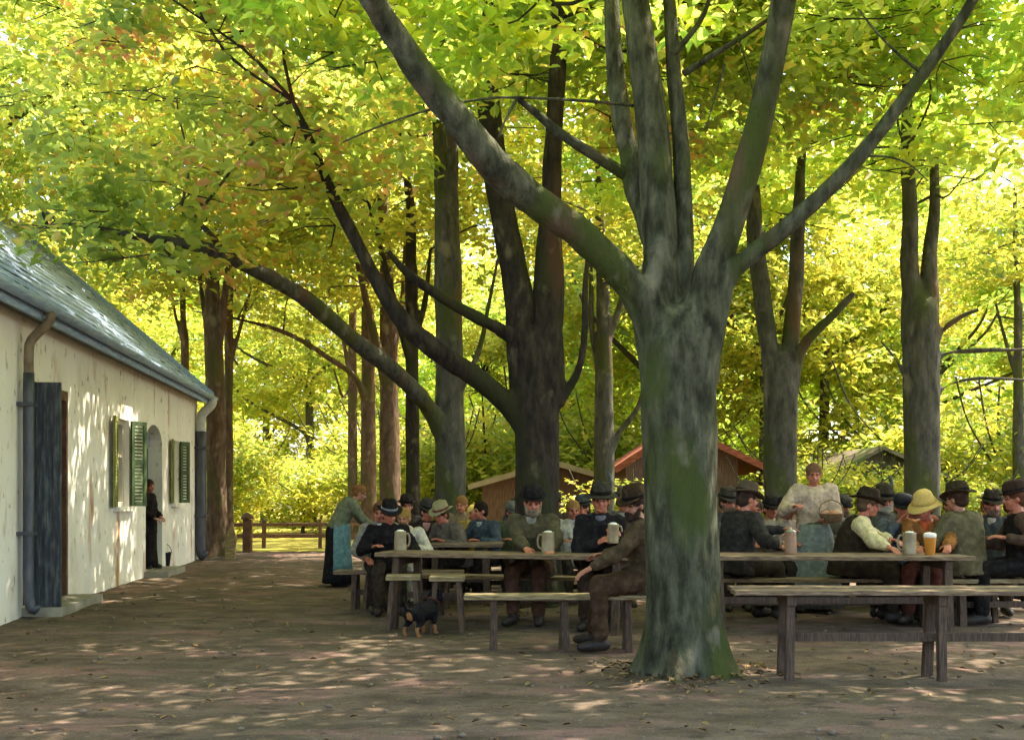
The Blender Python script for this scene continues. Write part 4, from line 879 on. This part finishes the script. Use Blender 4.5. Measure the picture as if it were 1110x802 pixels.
# --- the big tree
d = 8.25; b = np.array([W(741,730,d)[0], d, 0])
fork = W(734,352,d)
T1 = tree('big grey green beech in front with five limbs fanning from its fork', 'beech_tree', b, .275, fork-np.array([0,0,.12]), .285, [
    PX((728,420,8.3,.24),(704,345,8.25,.17),(672,297,8.15,.128),(625,250,8.0,.118),(565,204,7.8,.112),(520,165,7.65,.108),(470,105,7.5,.100),(432,50,7.35,.094),(400,0,7.2,.088),(372,-60,7.0,.075),(340,-150,6.7,.05)),
    PX((728,410,8.3,.24),(714,330,8.3,.155),(715,260,8.35,.130),(711,180,8.4,.122),(704,90,8.45,.118),(690,0,8.5,.110),(676,-100,8.6,.09),(668,-230,8.7,.05)),
    PX((716,290,8.45,.09),(700,235,8.6,.078),(683,170,8.75,.074),(668,90,8.9,.068),(665,0,9.0,.062),(668,-90,9.1,.04)),
    PX((742,400,8.35,.2),(741,310,8.4,.085),(741,240,8.45,.074),(738,150,8.5,.066),(731,60,8.55,.06),(727,0,8.6,.052),(720,-90,8.7,.03)),
    PX((746,410,8.25,.24),(766,308,8.2,.130),(786,255,8.15,.112),(808,190,8.1,.108),(828,115,8.05,.104),(842,50,8.0,.098),(852,-10,7.95,.092),(866,-110,7.9,.07),(880,-230,7.9,.04)),
    PX((752,390,8.2,.2),(782,308,8.15,.086),(812,278,8.1,.068),(850,248,8.05,.062),(900,202,7.95,.056),(950,146,7.85,.05),(1000,78,7.75,.043),(1050,8,7.65,.036),(1090,-60,7.5,.026),(1120,-130,7.4,.015))],
    BARK, ((1.6,9.0,7.6),(6.6,6.6,2.4)), LEAF, .168, 430, 94, .85, 11, zmin=5.35, stub=.75, vox=.02, flarek=.68, keep=lambda p: p[2] > 5.1+max(0,(p[1]-9))*.10, amp=.021, ntw=60, fh=.2)
# thin twigs of the big tree that cross the sky
def twig(root, o, pts, m=BARK):
    P, r_ = PX(*pts); q = MB(); q.tube(P-o, r_, 6, sub=5); q.build('branch', m, root)
oT1 = np.array([b[0], b[1], 0])
for pts in ([(682,192,8.7,.05),(650,172,8.6,.045),(612,148,8.5,.038),(580,122,8.4,.03),(560,106,8.3,.018)],
            [(690,115,8.5,.012),(640,110,8.4,.012),(563,106,8.3,.010),(520,108,8.2,.010),(470,118,8.1,.009),(420,134,8.0,.008),(372,154,7.9,.006)],
            [(741,80,8.5,.03),(770,62,8.5,.024),(805,40,8.45,.020),(835,20,8.4,.014)],
            [(729,60,8.5,.03),(745,42,8.5,.022),(762,18,8.5,.018),(772,-10,8.5,.012)],
            [(560,108,8.3,.014),(548,130,8.25,.010),(540,150,8.2,.006)],
            [(786,70,8.4,.008),(775,105,8.4,.006),(765,140,8.4,.004)], [(800,42,8.4,.007),(812,80,8.4,.005),(818,112,8.4,.003)],
            [(1000,80,7.75,.014),(975,60,7.7,.010),(950,35,7.7,.007),(930,10,7.7,.005)],
            [(930,170,7.9,.010),(960,170,7.85,.008),(985,178,7.8,.006),(1010,200,7.8,.003)],
            [(880,220,8.0,.008),(910,205,8.0,.006),(935,180,8.0,.004)]): twig(T1, oT1, pts)
# --- second tree, left of the big one
d = 13.; b2 = np.array([X(583,d), d, 0])
T2 = tree('dark twin stemmed tree behind the two hatted men', 'twin_stemmed_tree', b2, .262, W(581,372,d), .26, [
    PX((575,440,13,.25),(566,350,13,.20),(556,290,13,.17),(546,225,13.05,.15),(536,170,13.1,.14),(530,100,13.2,.12),(528,20,13.3,.1),(524,-60,13.4,.06)),
    PX((590,440,13,.24),(593,350,13,.19),(594,290,13,.17),(597,230,13,.13),(601,150,13,.095),(606,60,13,.085),(604,-20,13,.07),(600,-90,13,.04)),
    PX((575,470,13,.16),(552,440,12.9,.125),(515,408,12.7,.115),(478,382,12.5,.11),(440,352,12.3,.10),(410,308,12.2,.085),(380,248,12.1,.075),(355,196,12,.06),(336,152,11.9,.045),(318,110,11.8,.02)),
    PX((572,385,13,.13),(550,362,12.9,.085),(515,343,12.7,.075),(480,324,12.6,.065),(445,298,12.5,.05),(422,272,12.4,.03)),
    PX((600,440,13,.08),(614,424,12.95,.05),(628,398,12.9,.042),(634,360,12.9,.036),(635,310,12.9,.03),(640,250,12.9,.018))],
    BARKD, ((.0,13.4,8.4),(6.2,5.2,3.0)), LEAFO, .16, 320, 82, .8, 21, zmin=5.35, vox=.028, amp=.016, keep=lambda p: not (p[1] < 12.4 and p[2] < 5.9), extra=along([(350,190,12.2),(336,152,11.9),(318,110,11.7)], 9, 5))
# --- third tree with the long limb reaching over the yard
d = 17.; b3 = np.array([X(489,d), d, 0])
T3 = tree('tall grey tree left of the second with a long limb arching over the yard', 'arching_tree', b3, .26, W(485,235,d), .19, [
    PX((485,270,17,.19),(481,190,17.05,.16),(478,130,17.1,.13),(476,60,17.2,.10),(474,-20,17.3,.06)),
    PX((488,270,17,.15),(490,180,17,.12),(488,135,16.9,.09)),
    PX((486,480,17,.17),(462,438,16.6,.135),(430,406,16.0,.13),(392,374,15.4,.125),(350,337,14.8,.115),(308,308,14.2,.105),(268,288,13.7,.09),(225,268,13.3,.075),(165,258,12.9,.055),(95,247,12.6,.026),(55,244,12.4,.008)),
    PX((246,278,13.5,.05),(232,258,13.4,.04),(218,242,13.3,.032),(198,228,13.2,.02)),
    PX((494,430,17,.09),(510,400,16.9,.05),(522,370,16.8,.04),(530,330,16.8,.03),(540,280,16.8,.02))],
    BARKG, ((-2.8,16.2,8.9),(6.6,5.8,3.2)), LEAFO, .17, 360, 58, .8, 31, zmin=5.6, vox=.03, amp=.016, keep=lambda p: not (p[1] < 14.5 and p[2] < 6.3), extra=np.concatenate([along([(215,250,13.2),(165,235,12.9),(95,228,12.6),(60,225,12.4)], 16, 6, .4), along([(300,285,14),(240,250,13.6),(205,215,13.3)], 8, 7, .45, .3)]))
# --- the receding left row
T4 = tree('slim dark tree just left of the third trunk', 'row_tree', (X(448,22),22,0), .165, W(446,290,22), .12, [
    PX((446,320,22,.12),(444,230,22,.09),(440,150,22,.06)), PX((446,400,22,.09),(430,340,21.6,.07),(415,280,21.4,.05),(400,220,21.2,.03)), PX((447,380,22,.08),(460,330,22,.06),(466,270,22,.03))],
    BARKD, ((-2.2,22,9.3),(4.2,4.2,3.8)), LEAFY, .19, 190, 60, .8, 41, zmin=4.8, amp=.012, group='trunks of the receding left row', six=False)
T5 = tree('reddish brown trunk behind the ruddy man in black hat', 'row_tree', (X(423,25),25,0), .245, W(421,330,25), .2, [
    PX((421,360,25,.19),(418,260,25,.15),(412,160,25,.08)), PX((420,420,25,.14),(405,360,24.6,.1),(392,300,24.3,.07),(380,250,24,.03)), PX((422,400,25,.1),(436,330,25,.07),(440,250,25,.03))],
    BARKR, ((-3.2,25.5,9.5),(4.4,4.2,4.0)), LEAFY, .2, 190, 60, .85, 43, zmin=4.6, amp=.012, group='trunks of the receding left row', six=False)
T5b = tree('brown trunk second in line behind the stooping waitress', 'row_tree', (X(400,28),28,0), .22, W(399,340,28), .17, [
    PX((399,370,28,.17),(396,280,28,.12),(392,180,28,.06)), PX((398,440,28,.11),(384,408,27.6,.075),(350,384,27.2,.06),(318,364,26.8,.05),(285,352,26.5,.04),(245,342,26.2,.03),(210,338,26,.015)), PX((384,408,27.6,.05),(372,430,27.4,.035),(362,400,27.2,.02))],
    BARKR, ((-4.0,28.5,9.2),(4.4,4.0,3.8)), LEAFY, .2, 180, 60, .85, 45, zmin=4.9, amp=.012, group='trunks of the receding left row', six=False)
T5c = tree('thinnest farthest trunk of the row above the stooping waitress', 'row_tree', (X(382,33),33,0), .16, W(382,340,33), .11, [
    PX((382,370,33,.11),(384,290,33,.08),(380,200,33,.04)), PX((382,420,33,.07),(370,360,33,.05),(362,310,33,.02))],
    BARKR, ((-4.8,33.5,9.5),(4.4,4.2,4.2)), LEAFY, .22, 170, 56, .9, 47, zmin=4.6, amp=.01, group='trunks of the receding left row', six=False)
# --- trees by the house corner
T6 = tree('thick reddish tree trunk just beyond the house corner', 'house_tree', (X(233,23.6),23.9,0), .225, W(231,330,23.9), .19, [
    PX((231,360,23.9,.19),(229,280,23.9,.15),(226,190,24,.07)), PX((232,400,23.9,.13),(240,350,23.7,.1),(246,300,23.5,.06),(252,240,23.3,.03)), PX((231,390,23.9,.1),(222,340,24,.07),(214,290,24,.03))],
    BARKR, ((-6.6,23.2,8.8),(5.0,4.6,3.6)), LEAFO, .19, 240, 64, .85, 51, zmin=5.3, amp=.014, flarek=.8, six=False)
tree('thin pale brown tree right of the thick trunk beyond the house', 'house_tree', (X(248,27),27,0), .12, W(248,340,27), .1, [
    PX((248,370,27,.1),(250,290,27,.07),(252,200,27,.03)), PX((248,400,27,.06),(262,350,27,.04),(272,310,27,.02))],
    BARKR, ((-6.4,28.0,9.4),(4.4,4.2,3.8)), LEAFY, .2, 170, 60, .85, 53, zmin=5.0, amp=.01, six=False)
tree('slender trunk rising behind the far end of the house roof', 'house_tree', (X(201,26.5),26.5,0), .15, W(200,360,26.5), .1, [
    PX((200,390,26.5,.1),(198,320,26.5,.07),(196,240,26.5,.03)), PX((200,380,26.5,.06),(190,340,26.5,.04),(184,300,26.5,.02))],
    BARKR, ((-9.0,25.5,9.2),(4.8,4.4,3.6)), LEAFO, .2, 190, 60, .85, 55, zmin=5.4, amp=.01, six=False)
tree('broad olive tree whose crown spreads behind the house roof', 'house_tree', (-13.5,21,0), .3, (-13.4,21,4.4), .25, [
    (np.array([(-13.4,21,3.8),(-13.0,20.8,6),(-12.4,20.5,8.5),(-12,20.4,11)]), np.array([.24,.18,.1,.03])), (np.array([(-13.4,21,3.9),(-11.8,21.2,6.4),(-9.8,21,8.2),(-8.2,20.6,9)]), np.array([.2,.15,.09,.03])),
    (np.array([(-13.4,21,3.9),(-12.2,19,6.4),(-10.4,17,8),(-9.0,15.5,8.6)]), np.array([.2,.15,.09,.03]))],
    BARKG, ((-11.0,19.5,9.6),(6.8,6.2,3.6)), LEAFO, .19, 330, 60, .9, 57, zmin=6.6, amp=.012, six=False, keep=lambda p: p[0] < -5.2 or p[2] > 8)
# --- right side
T7 = tree('straight grey green trunk between second tree and big tree', 'straight_tree', (X(655,22),22,0), .215, W(655,345,22), .16, [
    PX((655,370,22,.16),(652,290,22,.12),(648,200,22,.08),(646,120,22,.03)), PX((656,500,22,.1),(672,468,21.9,.06),(692,440,21.8,.05),(704,400,21.7,.03)), PX((654,420,22,.09),(642,360,22,.06),(640,300,22,.045),(638,230,22,.02)), PX((656,380,22,.09),(672,330,22,.06),(682,290,22,.03))],
    BARKG, ((2.0,22.5,9.6),(4.6,4.4,4.2)), LEAFY, .19, 200, 60, .85, 61, zmin=5.0, amp=.012, six=False)
T8 = tree('grey tree with three forking stems right of the big trunk', 'forked_tree', (X(846,17),17,0), .265, W(846,395,17), .255, [
    PX((843,430,17,.2),(834,370,17,.15),(826,320,17,.135),(820,270,17,.12),(818,200,17.1,.09),(816,120,17.2,.05)),
    PX((850,430,17,.2),(857,370,17,.15),(862,310,17,.13),(866,240,17,.1),(870,160,17,.05)),
    PX((852,440,17,.15),(866,385,16.9,.095),(880,362,16.8,.08),(902,340,16.7,.055),(925,318,16.6,.03))],
    BARKG, ((4.6,17.5,8.9),(5.6,5.0,3.2)), LEAF, .17, 280, 66, .8, 71, zmin=5.2, vox=.03, amp=.015)
T9 = tree('thick dark trunk on the right behind the straw hat', 'thick_trunked_tree', (X(1000,16),16,0), .265, W(998,335,16), .255, [
    PX((992,370,16,.2),(987,300,16,.14),(985,230,16,.11),(982,150,16,.085),(980,70,16,.06),(978,-10,16,.03)),
    PX((1004,370,16,.2),(1008,310,16,.13),(1010,250,16.1,.09),(1012,170,16.2,.05)),
    PX((1004,410,16,.1),(1022,385,15.9,.045),(1060,380,15.8,.036),(1112,378,15.7,.02)),
    PX((1004,400,16,.09),(1020,362,15.9,.05),(1040,345,15.9,.04),(1062,336,15.8,.025)),
    PX((1006,445,16,.08),(1024,420,15.9,.03),(1060,410,15.8,.026),(1115,412,15.7,.015)),
    PX((990,420,16,.07),(968,386,15.9,.02),(955,370,15.9,.012))],
    BARKG, ((6.2,16.2,8.8),(5.4,5.0,3.3)), LEAF, .17, 280, 66, .8, 81, zmin=5.0, vox=.03, amp=.015)
tree('slim grey trunk at the far right edge above the black dress', 'edge_tree', (X(1104,25),25,0), .14, W(1104,330,25), .1, [
    PX((1104,370,25,.1),(1102,290,25,.07),(1100,200,25,.03)), PX((1104,420,25,.06),(1090,370,25,.04),(1080,330,25,.02))],
    BARKG, ((11.2,25,8.8),(5,4.6,4.2)), LEAFY, .2, 200, 60, .85, 91, zmin=4.4, amp=.01, six=False)
tree('spindly young sapling above the mossy hut roof', 'sapling', (X(527,36),36,0), .07, W(526,475,36), .045, [
    PX((526,490,36,.045),(524,450,36,.03),(522,410,36,.015)), PX((526,480,36,.03),(536,455,36,.02),(542,430,36,.01))],
    BARKD, ((-.9,36,5.6),(1.6,1.6,1.8)), LEAFY, .2, 40, 50, .6, 93, zmin=2.8, amp=.004, six=False)

tree('leafy tree added outside the right edge so its crown shades the near yard', 'added_shade_tree', (8.6,8.2,0), .28, (8.6,8.2,3.6), .25, [  # tree added out of frame to cast shade on the foreground
    (np.array([(8.6,8.2,3.0),(8.0,8.4,5.2),(6.8,8.8,6.6),(5.6,9.2,7.4)]), np.array([.2,.15,.09,.03])), (np.array([(8.6,8.2,3.0),(9.0,7.4,5.4),(8.8,6,7),(8.2,5,8)]), np.array([.2,.15,.09,.03])),
    (np.array([(8.6,8.2,3.0),(9.2,8.8,5.6),(9.6,10,7.2),(9.8,11,8)]), np.array([.2,.15,.09,.03]))],
    BARKG, ((7.6,7.4,7.6),(5.4,5.8,2.4)), LEAF, .175, 380, 86, .85, 99, zmin=5.5, amp=.012, keep=lambda p: p[2] > 5.3+max(0,(p[1]-9))*.15)
# --- trees of the bright wood behind: one of each kind, then copies
def wild(name, label, seed, h, r, leafm, zc, rc, ncl, lsize, low):
    root = thing(name, label, 'tree', (0,0,0), 0, 'trees of the bright wood behind')
    q = flare((0,0,0), r, (.15,.1,h*.55), r*.6, flarek=.3); g = np.random.default_rng(seed)
    for k in range(5):
        a = g.uniform(0,6.28); z0 = h*g.uniform(.25,.5); L_ = g.uniform(1.5,3)
        q.tube([(0,0,z0-.2),(.5*math.cos(a),.5*math.sin(a),z0+.4),(L_*math.cos(a),L_*math.sin(a),z0+1.6),(1.3*L_*math.cos(a),1.3*L_*math.sin(a),z0+2.6)],[r*.5,r*.4,r*.25,.02],8,sub=4)
    q.tube([(.15,.1,h*.5),(.2,.2,h*.75),(.1,.3,h*.95)],[r*.6,r*.35,.02],8,sub=4); q.build('trunk', BARKG, root)
    cc = crown_centers((0,0,zc), rc, ncl, seed, zmin=low); v, f = leaves(sprays(cc, 46, 1.0, .14, seed+1), lsize, six=False, seed=seed+2)
    link('crown', quadmesh('crown', v, f, leafm), root); return root
def copy_tree(o):
    c = o.copy(); COL.objects.link(c)
    for ch in o.children:
        k = ch.copy(); COL.objects.link(k); k.parent = c
    return c
wA = wild('wood_tree', 'tall yellow green tree in the bright wood behind the yard', 201, 15, .22, LEAFY, 8.6, (4.2,4.2,6.4), 330, .27, 1.6)
wB = wild('wood_tree', 'tall yellow green tree in the bright wood behind the yard', 211, 13, .19, LEAF, 7.2, (4.4,4.4,5.6), 330, .26, 1.2)
wC = wild('wood_bush', 'low leafy bush growing at the foot of the bright wood', 221, 4, .07, LEAFY, 2.0, (2.4,2.0,1.9), 120, .22, .2)
spots = [(-13,36,0),(-8.5,47,0),(-3.0,52,1),(2.4,43,0),(5.5,38,1),(9.5,34,0),(13.5,36,1),(-16,46,1),(-1.5,62,0),(4.5,50,0),(9.5,46,1),(15,44,0),(19,36,0),(22,48,1),(-22,42,0),(17.5,28,1),(-12.5,56,0),(4.6,35,0),(12.5,58,0),(-5.5,60,1),(7.2,31.5,0),(-19,58,1)]
A1 = B1 = False
for i, (x_, y_, k) in enumerate(spots):
    src = wB if k else wA; first = (not A1) if not k else (not B1)
    o = src if first else copy_tree(src)
    if k: B1 = True
    else: A1 = True
    o.location = (x_, y_, 0); o.rotation_euler = (0,0,i*2.39); sc_ = .85+.3*((i*7) % 5)/4; o.scale = (sc_,sc_,sc_*(.92+.16*(i % 3)/2))
bs = [(-7.2,38),(-4.6,41),(-2.5,36.5),(-9,33),(.6,37),(3.2,34),(6,42),(8.5,29.5),(11.5,31),(14.5,33),(-6,46),(-3.6,47),(1.6,45),(10.5,39),(17,37),(-11.5,39),(12.2,27),(15.5,29),(X(676,24),23.6),(X(872,24),24.6),(X(902,24),25),(X(1030,24),24.5),(X(1062,24),25.5),(X(985,24),25.2)]
for i, (x_, y_) in enumerate(bs):
    o = wC if i == 0 else copy_tree(wC)
    o.location = (x_, y_, 0); o.rotation_euler = (0,0,i*1.7); sc_ = .8+.5*((i*5) % 7)/6; o.scale = (sc_*1.1,sc_,sc_)
    if i >= 18: o.scale = (.62,.55,.50+.06*(i % 3))
# --- far wood closing the view, one mass
def farwood():
    g = np.random.default_rng(5); n = 1500; th = g.uniform(-1.15,1.15,n); rr = g.uniform(62,84,n); z = g.uniform(0,1,n)**.85
    hgt = 15+4*vnoise(np.stack([th*9,0*th,0*th],1), 8)+3*vnoise(np.stack([th*31,0*th,0*th],1), 9)
    cc = np.stack([rr*np.sin(th), rr*np.cos(th), .3+z*hgt],1)
    v, f = leaves(sprays(cc, 46, 2.6, .5, 6), .62, up=.25, six=False, seed=7)
    tag(link('woodland', quadmesh('woodland', v, f, LEAFY)), 'far sunlit green wood closing the view behind all the trees', 'woodland', kind='stuff')
farwood()

# --- fallen leaves and small stones on the yard
def litter():
    g = np.random.default_rng(77); n = 700; y = 4.5+26*g.uniform(0,1,n)**1.6; x = g.uniform(-1,1,n)*np.clip(y*.52,2,12); keep = x > (-4.0-.108*y+.15); x, y = x[keep], y[keep]; n = len(x)
    for tx, ty, nn in ((1.28,8.25,260),(.31,13,90),(-.94,17,60),(4.12,17,50),(5.93,16,50)):
        t_ = g.uniform(0,6.28,nn); r_ = .36+np.abs(g.normal(0,.28,nn)); x = np.concatenate([x,tx+r_*np.cos(t_)]); y = np.concatenate([y,ty+r_*np.sin(t_)])
    n = len(x)
    c = np.stack([x,y,np.full(n,.024)+.03*np.exp(-((x-1.28)**2+(y-8.25)**2)/.36)],1); v, f = leaves(c, .055, up=2.2, six=True, seed=78)
    LIT = mat('fallen_leaves', [(.06,.035,.018),(.15,.085,.04),(.24,.16,.06),(.12,.11,.035)], 3, .85, .1, pos=[.35,.45,.55,.65])
    tag(link('leaf_litter', quadmesh('leaf_litter', v, f, LIT)), 'brown and yellow fallen leaves scattered over the trodden yard', 'leaf litter', kind='stuff')
    q = MB(); 
    for i in range(420):
        yy = 4.5+14*g.uniform()**1.5; xx = g.uniform(-1,1)*yy*.5
        if xx < -4.0-.108*yy+.2: continue
        r_ = g.uniform(.008,.026); q.ell((xx,yy,.008),(r_*g.uniform(.8,1.5),r_,r_*.6),rot(g.uniform(0,360)),6,4)
    tag(q.build('gravel', mat('gravel_stone', [(.11,.085,.06),(.20,.155,.11)], 2, .95, .2)), 'small stones scattered over the trodden yard', 'gravel', kind='stuff')
litter()

# ------------------------------------------------------------------ light, sky, camera
SUN_EL, SUN_AZ = 57.0, 62.0       # azimuth from +Y (straight ahead) towards +X
w = bpy.data.worlds.new('World'); SC.world = w; w.use_nodes = True; N = w.node_tree.nodes; L_ = w.node_tree.links
sk = N.new('ShaderNodeTexSky'); sk.sky_type = 'NISHITA'; sk.sun_disc = False; sk.sun_elevation = R(SUN_EL); sk.sun_rotation = R(SUN_AZ); sk.air_density = 1.0; sk.dust_density = 3.0; sk.ozone_density = .4
bg = N['Background']; bg.inputs['Strength'].default_value = .15; L_.new(sk.outputs[0], bg.inputs[0])
sl = bpy.data.lights.new('sun', 'SUN'); sl.energy = 3.5; sl.angle = R(.53); sl.color = (1,.89,.73)
so = bpy.data.objects.new('sun', sl); COL.objects.link(so)
dv = Vector((math.cos(R(SUN_EL))*math.sin(R(SUN_AZ)), math.cos(R(SUN_EL))*math.cos(R(SUN_AZ)), math.sin(R(SUN_EL))))
so.rotation_euler = dv.to_track_quat('Z', 'Y').to_euler(); so.location = (0,0,40)
cam = bpy.data.cameras.new('camera'); co = bpy.data.objects.new('camera', cam); COL.objects.link(co); SC.camera = co
co.location = (0,0,H); co.rotation_euler = (R(90),0,0); cam.sensor_width = 36; cam.lens = F/1110*36; cam.shift_y = (HY-401)/1110; cam.clip_end = 2000; cam.clip_start = .05
SC.view_settings.view_transform = 'Standard'; SC.view_settings.look = 'None'; SC.view_settings.gamma = 1; SC.view_settings.exposure = 2.4
SC.render.engine = 'CYCLES'; cy = SC.cycles; cy.max_bounces = 7; cy.diffuse_bounces = 4; cy.glossy_bounces = 2; cy.transmission_bounces = 6; cy.use_denoising = True
cy.sample_clamp_indirect = 6; cy.caustics_reflective = False; cy.caustics_refractive = False
bpy.data.objects.remove(TMP)
